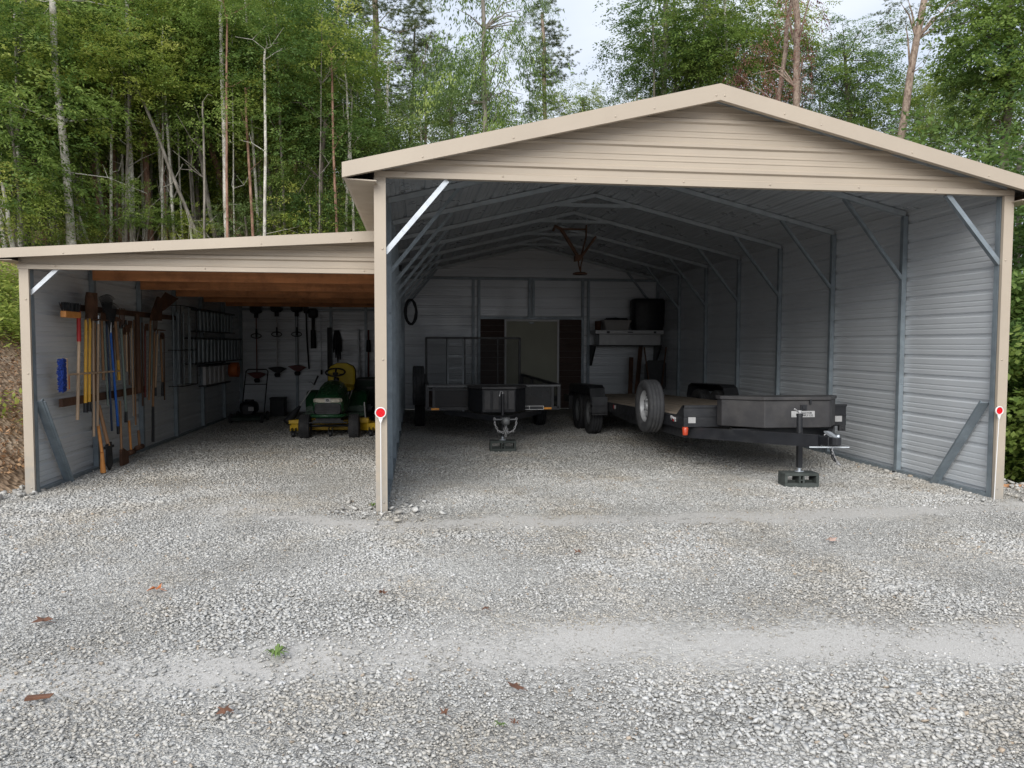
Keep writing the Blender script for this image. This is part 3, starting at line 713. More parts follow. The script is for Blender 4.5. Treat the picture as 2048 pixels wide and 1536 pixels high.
# lumber ties across the lean-to
for k in range(1, 6):
    y = LY+k*(LB-LY)/6
    mb = MB(); mb.box(LX-.005+ .01*k, y-.085, 2.315, -.072, y-.045, 2.435)
    part('lumber_tie', mb, 'lumber', llw, bevel=.003)
# wooden rails that carry the hand tools
mb = MB(); mb.box(LX+.002, 1.95, 1.93, LX+.040, 5.9, 2.0); part('tool_rail', mb, 'oldwood', llw)
mb = MB(); mb.box(LX+.002, 1.85, .86, LX+.040, 4.45, .95); part('tool_rail', mb, 'oldwood', llw)

# spare roof sheets lying on the ties
for i, dz in enumerate((0, .024)):
    mb = MB(); ribbed(mb, (-1.62+.02*i, 2.72+.02*i, 2.44+dz), (0, 1, 0), 3.4, (1, 0, 0), 1.42, (0, 0, 1))
    single('roof_sheet', mb, 'galv', (-.9, 4.4, 2.44+dz), ('lower' if i == 0 else 'upper')+' of two ribbed metal sheets stored on the lumber ties under the lean-to roof', 'metal sheet', 'spare sheets on the lumber ties')
# treated timber edge on the right
mb = MB(); mb.beam((6.35, .62, .01), (8.6, .10, -.06), .04, .09)
single('timber_edging', mb, 'timber', (6.35, .62, 0), 'reddish timber board edging the gravel at the right of the carport', 'edging board')

# driveway markers
for i, (x, y, z, lean, lab) in enumerate(((-.055, -.075, .944, .0, 'red round driveway reflector on a white stake against the middle post'), (6.037, -.075, .913, .022, 'red round driveway reflector on a white stake at the right corner post'))):
    rr_ = (.040, .034)[i]
    t = thing('driveway_marker', (x, y, 0), lab, 'reflector', 'driveway reflectors')
    mb = MB(); mb.lathe([(-.004, .0), (-.004, rr_), (.003, rr_), (.003, 0)], (x, y-.004, z), 'y', 28, closed=False, smooth=False); part('reflector', mb, 'red', t)
    mb = MB(); mb.lathe([(-.008, rr_+.0015), (-.008, rr_+.008), (-.004, rr_+.011), (.006, rr_+.010), (.006, rr_+.0015)], (x, y-.004, z), 'y', 28)
    mb.prism([(x-.022, z-rr_-.004), (x-.005, z-rr_-.05), (x+.005, z-rr_-.05), (x+.022, z-rr_-.004)], y-.008, y)
    part('bezel', mb, 'white', t)
    mb = MB(); mb.tube([(x, y-.004, z-rr_-.045), (x-lean, y-.004, -.02)], .0045, 8); part('rod', mb, 'white', t)
# ------------------------------------------------------------------ trailers
def tyre_prof(r, w, rr):
    """(axis, radius) closed profile of a tyre"""
    h = w/2
    return [(-h*.62, rr), (-h*.92, rr+(r-rr)*.25), (-h, rr+(r-rr)*.55), (-h*.95, r*.955), (-h*.80, r*.99), (-h*.52, r), (-h*.48, r*.978), (-h*.40, r*.978), (-h*.36, r), (-h*.04, r), (0, r*.978), (h*.04, r),
            (h*.36, r), (h*.40, r*.978), (h*.48, r*.978), (h*.52, r), (h*.80, r*.99), (h*.95, r*.955), (h, rr+(r-rr)*.55), (h*.92, rr+(r-rr)*.25), (h*.62, rr), (h*.4, rr*.97), (-h*.4, rr*.97)]
def rim_mb(c, w, rr, side, n=28, holes=8):
    """wheel disc with dish and lug nuts; side -1 faces -x"""
    mb = MB(); s = side; h = w/2
    mb.lathe([(s*h*.66, rr*1.04), (s*h*.72, rr*.99), (s*h*.62, rr*.93), (s*h*.15, rr*.88), (s*h*.05, rr*.78), (s*h*.28, rr*.66), (s*h*.34, rr*.50), (s*h*.20, rr*.34), (s*h*.22, rr*.27), (s*h*.55, rr*.24), (s*h*.60, rr*.20), (s*h*.60, 0)], c, 'x', n, closed=False)
    for k in range(5):
        a = 2*math.pi*k/5+.3; p = Vector(c)+Vector((s*h*.2, math.cos(a)*rr*.42, math.sin(a)*rr*.42))
        mb.lathe([(0, .011), (s*.022, .011), (s*.024, 0)], p, 'x', 6, closed=False)
    return mb
def slots_mb(c, w, rr, side, holes=8):
    mb = MB(); s = side; h = w/2
    for k in range(holes):
        a = 2*math.pi*(k+.5)/holes; p = Vector(c)+Vector((s*(h*.20+.004), math.cos(a)*rr*.73, math.sin(a)*rr*.73))
        mb.lathe([(0, .018), (s*.003, .017), (s*.003, 0)], p, 'x', 8, closed=False)
    return mb
def wheel(parent, c, r, w, rr, side, name='wheel', rimmat='rim', local=True, label=None, slots=True):
    mb = MB(); mb.lathe(tyre_prof(r, w, rr), c, 'x', 40)
    o = part(name, mb, 'tyre', parent, label, local=local)
    part('rim', rim_mb(c, w, rr, side), rimmat, o, local=local)
    if slots: part('rim_slots', slots_mb(c, w, rr, side), 'ink', o, local=local)
    return o

# --- flatbed car trailer, local frame: x centre line, y from the axles forward is negative, z ground at axles
FT = thing('flatbed_trailer', (4.45, 6.30, 0), 'long black tandem axle flatbed trailer with plank deck, tongue box and spare wheel', 'trailer', rot=(-.030, 0, 0))
def fp(name, mb, mat, parent=FT, **k): return part(name, mb, mat, parent, local=True, **k)
HW = 1.03; YF, YB = -4.60, 2.75; DZ = .575
# deck planks
mb = MB(); n = 12; pw = (2*HW-.09)/n
for i in range(n):
    x0 = -HW+.045+i*pw; mb.box(x0+.006, YF+.10, DZ-.04, x0+pw-.006, YB-.06, DZ+(i % 3)*.0015)
fp('deck', mb, 'deckwood')
mb = MB()
for s in (-1, 1):
    mb.box(min(s*HW, s*(HW-.045)), YF+.02, DZ-.15, max(s*HW, s*(HW-.045)), YB, DZ-.004)
    mb.box(min(s*HW*1.0, s*(HW+.008)), YF+.5, DZ-.02, max(s*HW, s*(HW+.008)), YB, DZ-.002)
mb.box(-HW+.046, YB-.06, DZ-.15, HW-.046, YB, DZ-.002)
for y in (-3.6, -2.6, -1.6, -.6, .5, 1.6): mb.box(-HW+.046, y-.03, DZ-.12, HW-.046, y+.03, DZ-.045)
for s in (-1, 1): mb.box(s*.42-.05, -4.4, DZ-.30, s*.42+.05, 2.4, DZ-.125)
fp('frame', mb, 'black')
# front bulkhead plate
mb = MB(); mb.box(-HW, YF-.012, DZ-.13, HW, YF+.012, DZ+.125); mb.box(-HW, YF-.03, DZ+.10, HW, YF+.03, DZ+.127); mb.box(-HW, YF-.022, DZ-.01, HW, YF-.012, DZ+.0)
for s in (-1, 1): mb.prism([(YF+.012, DZ-.0), (YF+.012, DZ+.12), (YF+.05, DZ+.12), (YF+.26, DZ-.0)], s*HW-(0 if s < 0 else .01), s*HW+(.01 if s < 0 else 0), 'x')
bk = fp('front_plate', mb, 'black')
for s in (-1, 1):
    mb = MB(); mb.box(s*(HW-.10)-.045, YF-.016, DZ-.085, s*(HW-.10)+.045, YF-.0125, DZ-.015); fp('reflector', mb, 'sticker', bk)
# tongue rails converging on the coupler
mb = MB()
for s in (-1, 1):
    mb.beam((s*.965, -4.42, DZ-.205), (s*.05, -5.92, DZ-.185), .05, .13)
    mb.beam((s*.96, -4.44, DZ-.205), (s*.96, -2.1, DZ-.195), .05, .13); mb.beam((s*.96, -2.1, DZ-.19), (s*.96, -1.0, DZ-.14), .05, .12)
mb.box(-.60, -5.02, DZ-.235, .60, -4.95, DZ-.125)
mb.box(-.22, -5.86, DZ-.13, .22, -5.40, DZ-.118) if False else None
fp('tongue', mb, 'black')
mb = MB(); mb.box(-.055, -6.10, DZ-.22, .055, -5.88, DZ-.13)
mb.prism([(-.045, -6.10), (-.05, -6.17), (-.02, -6.205), (.02, -6.205), (.05, -6.17), (.045, -6.10)], DZ-.205, DZ-.125, 'z')
cp_ = fp('coupler', mb, 'black', bevel=.008)
mb = MB(); mb.prism([(-6.17, DZ-.123), (-6.02, DZ-.08), (-5.96, DZ-.075), (-5.96, DZ-.09), (-6.15, DZ-.15)], -.022, .022, 'x'); mb.beam((-.20, -6.0, DZ-.235), (.14, -6.16, DZ-.225), .010, .012); mb.lathe([(0, .016), (.03, .016), (.03, 0)], (.03, -6.14, DZ-.13), 'z', 8, closed=False); fp('latch', mb, 'framebright', cp_)
# tongue box (five sided lid overhanging)
def boxpoly(g): return [(-.70-g, -4.66+g*0), (-.70-g, -4.80), (-.36-g*.5, -5.20-g), (.42+g*.5, -5.20-g), (.72+g, -4.80), (.72+g, -4.66)]
bo = .06
mb = MB(); mb.prism([(x+bo, y) for x, y in boxpoly(0)], DZ-.105, DZ+.205, 'z')
tb = fp('tool_box', mb, 'boxsteel', bevel=.008)
mb = MB(); mb.prism([(x+bo, y) for x, y in boxpoly(.018)], DZ+.207, DZ+.245, 'z'); fp('lid', mb, 'boxsteel', tb, bevel=.006)
mb = MB(); mb.box(bo+.10-.035, -5.214, DZ+.095, bo+.10+.035, -5.203, DZ+.155); mb.box(bo+.10-.018, -5.222, DZ+.11, bo+.10+.018, -5.214, DZ+.14); mb.box(bo+.17, -5.222, DZ+.16, bo+.19, -5.2, DZ+.22); fp('latch', mb, 'blackplastic', tb)
mb = MB(); mb.box(bo-.045, -5.206, DZ+.015, bo+.235, -5.2025, DZ+.085); st = fp('maker_plate', mb, 'sticker', tb)
for i, tx in enumerate(("TRACTOR", "SUPPLY CO")):
    cu = bpy.data.curves.new('lettering', 'FONT'); cu.body = tx; cu.size = .034; cu.extrude = .0005; cu.offset = .0006; cu.space_character = 1.0; cu.materials.append(M['ink'])
    o = bpy.data.objects.new('lettering', cu); COL.objects.link(o); bpy.context.view_layer.update()
    lm_ = bpy.data.meshes.new_from_object(o.evaluated_get(bpy.context.evaluated_depsgraph_get())); bpy.data.objects.remove(o); o = bpy.data.objects.new('lettering', lm_); COL.objects.link(o); o.parent = st
    if not lm_.materials: lm_.materials.append(M['ink'])
    o.location = (bo+.055, -5.208, DZ+.053-i*.028); o.rotation_euler = (math.pi/2, 0, 0); o.scale = (.92, .85, 1)
# jack
mb = MB(); mb.tube([(0, -5.42, DZ-.14), (0, -5.42, DZ+.045)], .032, 16); mb.tube([(0, -5.42, DZ+.043), (0, -5.42, DZ+.070)], .036, 16)
mb.box(-.025, -5.445, .05, .025, -5.395, DZ-.10)
jk = fp('jack', mb, 'black')
mb = MB(); mb.tube([(0, -5.42, .05), (0, -5.42, .010)], .018, 10); mb.lathe([(0, 0), (0, .05), (.008, .05), (.008, 0)], (0, -5.42, .006), 'z', 16, closed=False); fp('jack_foot', mb, 'framebright', jk)
mb = MB(); mb.tube([(0, -5.42, DZ+.070), (0, -5.42, DZ+.087), (-.03, -5.44, DZ+.093), (-.085, -5.47, DZ+.125)], .009, 8); mb.tube([(0, -5.42, DZ+.08), (0, -5.42, DZ+.105)], .020, 12); fp('crank', mb, 'chain', jk)
mb = MB(); mb.chain([(.085, -5.80, DZ-.13), (.10, -5.87, DZ-.22), (.13, -5.87, DZ-.33), (.20, -5.82, DZ-.42), (.27, -5.77, DZ-.45)], .048, .0052); fp('safety_chain', mb, 'chain')
mb = MB(); mb.tube([(.12, -5.7, DZ-.15), (.15, -5.8, DZ-.3), (.12, -5.95, DZ-.40), (.04, -6.02, DZ-.36), (.0, -6.05, DZ-.25)], .006, 6); mb.tube([(.5, -4.7, DZ-.13), (.62, -4.72, DZ-.17), (.80, -4.66, DZ-.15), (.9, -4.62, DZ-.13)], .006, 6); fp('wiring', mb, 'blackplastic')
# corner markers
mb = MB(); mb.lathe([(-.05, .03), (.03, .038), (.045, .03), (.045, 0)], (-HW+.015, YF-.02, DZ-.175), 'z', 12, closed=False); fp('marker_lamp', mb, 'orange_lens')
mb = MB(); mb.box(HW-.09, YF-.02, DZ-.20, HW-.01, YF+.02, DZ-.13); mb.lathe([(0, .012), (-.01, .012), (-.01, 0)], (HW-.05, YF-.02, DZ-.17), 'y', 8, closed=False); fp('marker_bracket', mb, 'black')
for y in (-4.30, -1.45):
    mb = MB(); mb.box(-HW-.012, y-.05, DZ-.085, -HW-.004, y, DZ-.03); o = fp('side_reflector', mb, 'sticker')
    mb = MB(); mb.box(-HW-.012, y+.002, DZ-.085, -HW-.004, y+.05, DZ-.03); fp('reflector_half', mb, 'red', o)
mb = MB(); mb.chain([(-HW-.02, -4.36, DZ-.05), (-HW-.05, -4.30, DZ-.02), (-HW-.03, -4.26, DZ-.06)], .03, .005); fp('tie_ring', mb, 'chain')
# tandem wheels and fenders
for s in (-1, 1):
    for y in (-.43, .47):
        wheel(FT, (s*1.15, y, .372), .372, .205, .205, s, rimmat='rimdark')
    mb = MB(); x0, x1 = (HW+.01, 1.30)
    pts = [(-.90, .36), (-.90, .62), (-.82, .80), (-.66, .85), (.70, .85), (.86, .80), (.94, .62), (.94, .36)]
    inn = [(.925, .36), (.925, .61), (.85, .785), (.69, .835), (-.65, .835), (-.81, .785), (-.885, .61), (-.885, .36)]
    for i in range(7):
        a, b_ = pts[i], pts[i+1]; c_, d_ = inn[6-i], inn[7-i]
        mb.prism([a, b_, c_, d_], s*x0, s*x1, 'x')
    # side skirts
    mb.prism([(-.9, .62), (-.82, .80), (-.66, .85), (.70, .85), (.86, .80), (.94, .62), (.94, .60), (.80, .70), (-.78, .70), (-.9, .60)], s*1.296, s*1.302, 'x')
    fn = fp('fender', mb, 'black')
    mb = MB(); mb.box(min(s*x0, s*x1), -1.02, .36, max(s*x0, s*x1), -.905, .40); mb.box(min(s*x0, s*x1), -1.02, .38, max(s*x0, s*x1), -1.01, .66); mb.box(min(s*x0, s*x1), -1.02, .50, max(s*x0, s*x1), -.905, .52); fp('step', mb, 'black', fn)
# spare wheel on its arm
sw = wheel(FT, (-1.14, -3.62, .645), .348, .205, .20, -1, name='spare_wheel', rimmat='rim', label='spare wheel with silver rim standing at the left edge of the deck')
mb = MB(); mb.box(-1.00, -3.65, DZ, -.95, -3.59, DZ+.24); mb.beam((-.98, -3.62, DZ+.10), (-1.14, -3.62, DZ+.09), .05, .05); fp('spare_arm', mb, 'black')
# rear ramp rail sticking out at the left back
mb = MB(); mb.box(-1.55, 2.1, DZ-.13, -1.30, 2.2, DZ-.01); fp('stub_bracket', mb, 'black')

# --- utility trailer
UT = thing('utility_trailer', (1.47, 7.45, 0), 'black utility trailer with mesh tailgate ramp and tongue box parked in the carport', 'trailer')
def up(name, mb, mat, parent=UT, **k): return part(name, mb, mat, parent, **k)
UL, UR, UF, UBk, UZ = .43, 2.50, 4.85, 9.05, .555
mb = MB()
for x in (UL, UR):
    mb.beam((x, UF, UZ), (x, UBk, UZ), .05, .05); mb.beam((x, UF, .915), (x, UBk, .915), .05, .04)
    for y in (UF, 6.25, 7.65, UBk): mb.box(x-.025, y-.025, UZ, x+.025, y+.025, .90)
for y in (UF, UBk): mb.box(UL, y-.025, UZ-.025, UR, y+.025, UZ+.025)
for x in (UL+.10, UR-.10): mb.box(x-.02, UF-.02, UZ, x+.02, UF+.02, .90)
mb.box(UL, UF-.03, .895, UR+.03, UF+.03, .932)
for y in (5.5, 6.2, 6.9, 7.6, 8.3): mb.box(UL, y-.02, UZ-.02, UR, y+.02, UZ+.02)
up('frame', mb, 'black')
mb = MB(); mb.box(UL-.005, UF-.0345, .900, 1.10, UF-.0305, .912); mb.box(1.93, UF-.0345, .900, UR+.02, UF-.0305, .912); up('rail_highlight', mb, 'rimdark')  # paler strips put in as the highlight along the front top rail
mb = MB(); mb.box(UL+.03, UF+.03, UZ-.012, UR-.03, UBk-.03, UZ+.018); up('deck', mb, 'oldwood')
def lattice(mb, o, u, L, v, H, step=.055, w=.006, k=.55, t=None):
    """expanded metal: two families of slanting strips in the plane o + u*s + v*t"""
    o, u, v = map(Vector, (o, u, v)); nn = u.cross(v).normalized()
    for sg in (1, -1):
        s0 = -H/k if sg > 0 else 0; s1 = L if sg > 0 else L+H/k; s = s0
        while s < s1:
            # line t = sg*k*(x - s)
            xa, xb = (max(0, s), min(L, s+H/k)) if sg > 0 else (max(0, s-H/k), min(L, s))
            if xb-xa > .01:
                ta, tb_ = sg*k*(xa-s), sg*k*(xb-s)
                a = o+u*xa+v*ta+nn*.002*sg; b_ = o+u*xb+v*tb_+nn*.002*sg
                mb.beam(a, b_, w, .004, nn)
            s += step
    return mb
M['meshmetal'] = pmat('expanded_metal', (.012, .013, .015), .5, 0, .2, 20)
mb = MB(); lattice(mb, (UL+.12, UF, UZ+.03), (1, 0, 0), 1.83, (0, 0, 1), .30, .034, .008); up('front_mesh', mb, 'meshmetal')
mb = MB()
for x in (UL, UR): lattice(mb, (x, UF+.05, UZ+.03), (0, 1, 0), 4.1, (0, 0, 1), .30, .09, .006)
up('side_mesh', mb, 'meshmetal')
gl, gr, g0, g1 = .47, 2.45, .60, 1.70
mb = MB()
for x in (gl, gr): mb.box(x-.025, UBk+.02, g0, x+.025, UBk+.06, g1)
for x in (1.28,): mb.box(x-.015, UBk+.02, g0, x+.015, UBk+.05, g1)
mb.box(gl, UBk+.02, g1-.035, gr, UBk+.06, g1+.01); mb.box(gl, UBk+.02, g0, gr, UBk+.06, g0+.04)
for x in (.90, 1.98): mb.box(x-.012, UBk+.02, g0, x+.012, UBk+.05, g1)
gt = up('tailgate', mb, 'black')
mb = MB(); lattice(mb, (gl, UBk+.035, g0), (1, 0, 0), gr-gl, (0, 0, 1), g1-g0, .046, .0034); up('gate_mesh', mb, 'meshmetal', gt)
# wheels, fenders, spare
for x, s in ((.325, -1), (2.615, 1)):
    c = (x, 7.45, .335); mb = MB(); mb.lathe(tyre_prof(.335, .19, .18), c, 'x', 36); o = up('wheel', mb, 'tyre'); up('rim', rim_mb(c, .19, .18, s), 'rimdark', o)
    mb = MB(); pts = [(7.03, .45), (7.06, .66), (7.18, .745), (7.72, .745), (7.84, .66), (7.87, .45)]
    for i in range(5):
        a, b_ = pts[i], pts[i+1]; q = lambda p: (7.45+(p[0]-7.45)*.97, p[1]-.012); mb.prism([a, b_, q(b_), q(a)], x-.12, x+.12, 'x')
    up('fender', mb, 'black')
c = (.30, 5.85, .865); mb = MB(); mb.lathe(tyre_prof(.33, .20, .18), c, 'x', 36); o = up('spare_wheel', mb, 'tyre', label='spare wheel mounted upright on the left front rail'); up('rim', rim_mb(c, .20, .18, -1), 'rimdark', o)
# tongue, box, jack
mb = MB()
for s in (-1, 1): mb.beam((1.47+s*.75, UF+.1, UZ-.06), (1.50+s*.03, 3.72, UZ-.06), .05, .075)
mb.box(1.44, 3.60, UZ-.10, 1.56, 3.85, UZ-.02); up('tongue', mb, 'black')
mb = MB(); mb.box(1.45, 3.48, UZ-.11, 1.55, 3.62, UZ-.02); mb.lathe([(-.05, 0), (-.05, .05), (.02, .055), (.05, .03), (.05, 0)], (1.50, 3.48, UZ-.06), 'z', 14, closed=False)
mb.box(1.33, 3.55, UZ-.055, 1.67, 3.58, UZ-.04); up('coupler', mb, 'rimdark')
mb = MB(); mb.prism([(1.06, 4.78), (1.06, 4.66), (1.24, 4.30), (1.74, 4.30), (1.94, 4.66), (1.94, 4.78)], UZ-.02, .885, 'z'); ub = up('tool_box', mb, 'blackplastic', bevel=.012)
mb = MB(); mb.prism([(1.04, 4.79), (1.04, 4.65), (1.23, 4.28), (1.75, 4.28), (1.96, 4.65), (1.96, 4.79)], .886, .925, 'z'); up('lid', mb, 'boxsteel', ub, bevel=.01)
mb = MB()
for x0 in (1.27, 1.40, 1.52, 1.63): mb.box(x0, 4.287, UZ+.03, x0+.085, 4.2995, .86)
up('box_front', mb, 'boxsteel', ub)
mb = MB(); mb.tube([(1.505, 3.95, UZ-.13), (1.505, 3.95, .84)], .026, 14); mb.tube([(1.505, 3.95, .19), (1.505, 3.95, UZ-.13)], .020, 12); jk = up('jack', mb, 'black')
mb = MB(); mb.tube([(1.505, 3.95, .84), (1.505, 3.95, .87), (1.47, 3.93, .885), (1.455, 3.92, .81)], .008, 8); up('crank', mb, 'chain', jk)
mb = MB(); mb.lathe([(0, 0), (0, .05), (.01, .05), (.01, .02), (.05, .02)], (1.505, 3.95, .168), 'z', 14, closed=False); up('jack_foot', mb, 'framebright', jk)
for s in (-1, 1):
    mb = MB(); mb.chain([(1.505+s*.155, 3.60, UZ-.03), (1.505+s*.15, 3.58, UZ-.12), (1.505+s*.11, 3.57, UZ-.21), (1.505+s*.03, 3.56, UZ-.235), (1.505+s*.005, 3.56, UZ-.14)]); up('safety_chain', mb, 'chain')
mb = MB(); mb.chain([(1.505, 3.555, UZ-.12), (1.505, 3.555, UZ-.29)]); up('safety_chain', mb, 'chain')
for x in (.56, 2.33):
    mb = MB(); mb.box(x-.07, UF-.032, UZ-.018, x+.05, UF-.0255, UZ+.012); up('amber_reflector', mb, 'amber')
mb = MB()
x0, x1, z0, z1 = 1.955, 2.255, UZ-.024, UZ+.036
mb.box(x0, UF-.034, z0, x1, UF-.028, z0+.006); mb.box(x0, UF-.034, z1-.006, x1, UF-.028, z1)
for x in (x0, x0+.07, x1-.006): mb.box(x, UF-.034, z0+.006, x+.006, UF-.028, z1-.006)
up('plate_frame', mb, 'white')

# cinder blocks under the jacks
def cinder(loc, rz, label):
    mb = MB(); w2, d2, h = .19, .10, .168
    mb.box(-w2, -d2, -.02, w2, d2, .058); mb.box(-w2, -d2, h-.030, w2, d2, h)
    for x0, x1 in ((-w2, -w2+.032), (-.030, -.012), (.012, .030), (w2-.032, w2)): mb.box(x0, -d2, .058, x1, d2, h-.03)
    mb.box(-.012, -d2+.002, .085, .012, d2-.002, .098)
    for s in (-1, 1):
        mb.box(-w2+.032 if s < 0 else .030, .0, .058, -.030 if s < 0 else w2-.032, .015, .08)
    o = bpy.data.objects.new('cinder_block', mb.mesh('cinder_block', 'block')); COL.objects.link(o); o.location = loc; o.rotation_euler = (0, 0, rz)
    b_ = o.modifiers.new('b', 'BEVEL'); b_.width = .005; b_.segments = 2
    return tag(o, label, 'cinder block', 'cinder blocks under trailer jacks')
cinder((4.43, .86, .0), -.09, 'grey cinder block under the jack of the flatbed trailer on the right')
cinder((1.505, 3.93, .0), -.04, 'grey cinder block under the jack of the utility trailer with the mesh tailgate')
# ------------------------------------------------------------------ riding mower (nose towards the yard)
MX, MY = -1.155, 5.78
MW = thing('riding_mower', (MX, MY, 0), 'green riding lawn mower with yellow seat and yellow cutting deck under the lean-to', 'riding mower')
def ring(y, hw, z0, z1, x0=MX, n=20, p=3.2, crown=1.0):
    """rounded cross section at y"""
    pts = []; zc, h = (z0+z1)/2, (z1-z0)/2
    for k in range(n):
        a = 2*math.pi*k/n; c, s = math.cos(a), math.sin(a)
        pts.append((x0+math.copysign(abs(c)**(2/p), c)*hw*(1 if s < 0 else crown+(1-crown)*(1-abs(s))), y, zc+math.copysign(abs(s)**(2/p), s)*h))
    return pts
def mp_(name, mb, mat, parent=MW, **k): return part(name, mb, mat, parent, **k)
mb = MB()
mb.loft([ring(MY-.27, .215, .50, .655), ring(MY-.25, .240, .40, .69, crown=.9), ring(MY-.12, .255, .34, .745, crown=.85), ring(MY+.15, .262, .34, .82, crown=.85), ring(MY+.50, .262, .36, .895, crown=.85), ring(MY+.66, .245, .38, .925, crown=.85), ring(MY+.74, .20, .42, .90)])
hood = mp_('hood', mb, 'mowergreen')
mb = MB(); mb.loft([ring(MY-.292, .19, .615, .668, p=5), ring(MY-.262, .228, .605, .685, p=5)]); hl = mp_('headlight_strip', mb, 'lens')
mb = MB(); mb.box(MX-.045, MY-.300, .610, MX+.045, MY-.285, .683); em = mp_('centre_panel', mb, 'sticker', hl)
mb = MB(); mb.prism([(MX-.022, .665), (MX-.022, .642), (MX-.012, .632), (MX+.012, .632), (MX+.022, .642), (MX+.022, .665), (MX+.012, .672), (MX-.012, .672)], MY-.304, MY-.3005); mp_('emblem', mb, 'ink', em)
mb = MB(); mb.prism([(MX-.014, .642), (MX-.006, .652), (MX+.004, .652), (MX+.014, .664), (MX+.010, .651), (MX+.004, .646), (MX+.002, .640), (MX-.001, .646), (MX-.009, .646)], MY-.306, MY-.3045); mp_('emblem_figure', mb, 'sticker', em)
mb = MB(); mb.loft([ring(MY-.285, .20, .42, .60, p=5), ring(MY-.24, .235, .41, .605, p=5)])
for z in (.455, .495, .535): mb.box(MX-.19, MY-.297, z, MX+.19, MY-.283, z+.014)
mp_('grille', mb, 'blackplastic')
mb = MB(); mb.tube([(MX-.27, MY-.12, .40), (MX-.25, MY-.27, .40), (MX-.20, MY-.33, .40), (MX+.20, MY-.33, .40), (MX+.25, MY-.27, .40), (MX+.27, MY-.12, .40)], .028, 10); mp_('bumper', mb, 'mowergreen')
mb = MB(); mb.box(MX-.20, MY-.24, .27, MX+.20, MY+.9, .36); mb.tube([(MX-.40, MY, .21), (MX+.40, MY, .21)], .022, 10); mb.beam((MX-.24, MY-.27, .30), (MX+.24, MY-.27, .30), .04, .05)
mb.tube([(MX-.3, MY-.30, .29), (MX+.3, MY-.30, .29)], .012, 8); mp_('chassis', mb, 'blackplastic')
mb = MB()
for s in (-1, 1):
    mb.loft([ring(MY+.66, .16, .30, .36, MX+s*.36, p=4), ring(MY+1.0, .17, .30, .37, MX+s*.36, p=4)])
    mb.loft([ring(MY+.98, .15, .32, .46, MX+s*.37, p=4), ring(MY+1.08, .17, .36, .66, MX+s*.37, p=4), ring(MY+1.25, .175, .56, .72, MX+s*.37, p=4), ring(MY+1.65, .17, .56, .70, MX+s*.37, p=4)])
mb.box(MX-.24, MY+1.0, .36, MX+.24, MY+1.65, .62)
mp_('fenders', mb, 'mowergreen')
mb = MB(); mb.loft([ring(MY+.70, .16, .45, .93, p=4), ring(MY+.86, .13, .50, .90, p=4)]); dash = mp_('dashboard', mb, 'blackplastic')
mb = MB(); mb.lathe([(0, .045), (.03, .05), (.05, .03), (.05, 0)], (MX+.03, MY+.80, .92), 'z', 12, closed=False); mb.tube([(MX, MY+.80, .85), (MX, MY+.92, 1.04)], .022, 10)
mp_('steering_column', mb, 'blackplastic', dash)
mb = MB(); c = Vector((MX-.0, MY+.93, 1.055)); u = Vector((1, 0, 0)); v = Vector((0, .90, -.43)).normalized() * -1
v = Vector((0, math.cos(R(28)), -math.sin(R(28)))) * 1.0; v = Vector((0, math.cos(R(22)), math.sin(R(22))))
rg = [c + u*.165*math.cos(a) + v*.165*math.sin(a) for a in [2*math.pi*k/28 for k in range(28)]]
mb.tube(rg, .016, 8, closed=True)
for a in (-.5, math.pi+.5, math.pi/2): mb.beam(c-Vector((0, 0, .03)), c + u*.155*math.cos(a) + v*.155*math.sin(a), .03, .012)
mb.tube([c-Vector((0, 0, .05)), c+Vector((0, 0, .0))], .045, 14); mp_('steering_wheel', mb, 'blackplastic')
# seat
SX = MX+.06
mb = MB()
def srow(y, z0, hw, th, top, lean): return None
bk_ = []
for t in np.linspace(0, 1, 9):
    z = .78+t*.42; hw = .245*math.sqrt(max(.02, 1-((t-.42)/.60)**4)) ; y = MY+1.42+.10*t
    n_ = 16; rgp = []
    for k in range(n_):
        a = 2*math.pi*k/n_; cc, ss = math.cos(a), math.sin(a)
        rgp.append((SX+math.copysign(abs(cc)**.7, cc)*hw, y+math.copysign(abs(ss)**.8, ss)*.055 + (abs(cc)**2)*-.03, z))
    bk_.append(rgp)
mb.loft(bk_); st_ = mp_('seat_back', mb, 'seatyellow')
mb = MB(); mb.loft([ring(MY+1.02, .20, .72, .79, SX, p=4), ring(MY+1.10, .235, .70, .82, SX, p=4), ring(MY+1.40, .235, .70, .83, SX, p=4), ring(MY+1.50, .20, .74, .80, SX, p=4)]); mp_('seat_cushion', mb, 'seatyellow')
mb = MB()
bk2 = [[(SX+(x-SX)*1.05, y+.045, z+.008) for x, y, z in r_] for r_ in bk_]; mb.loft(bk2); mp_('seat_shell', mb, 'blackplastic', st_)
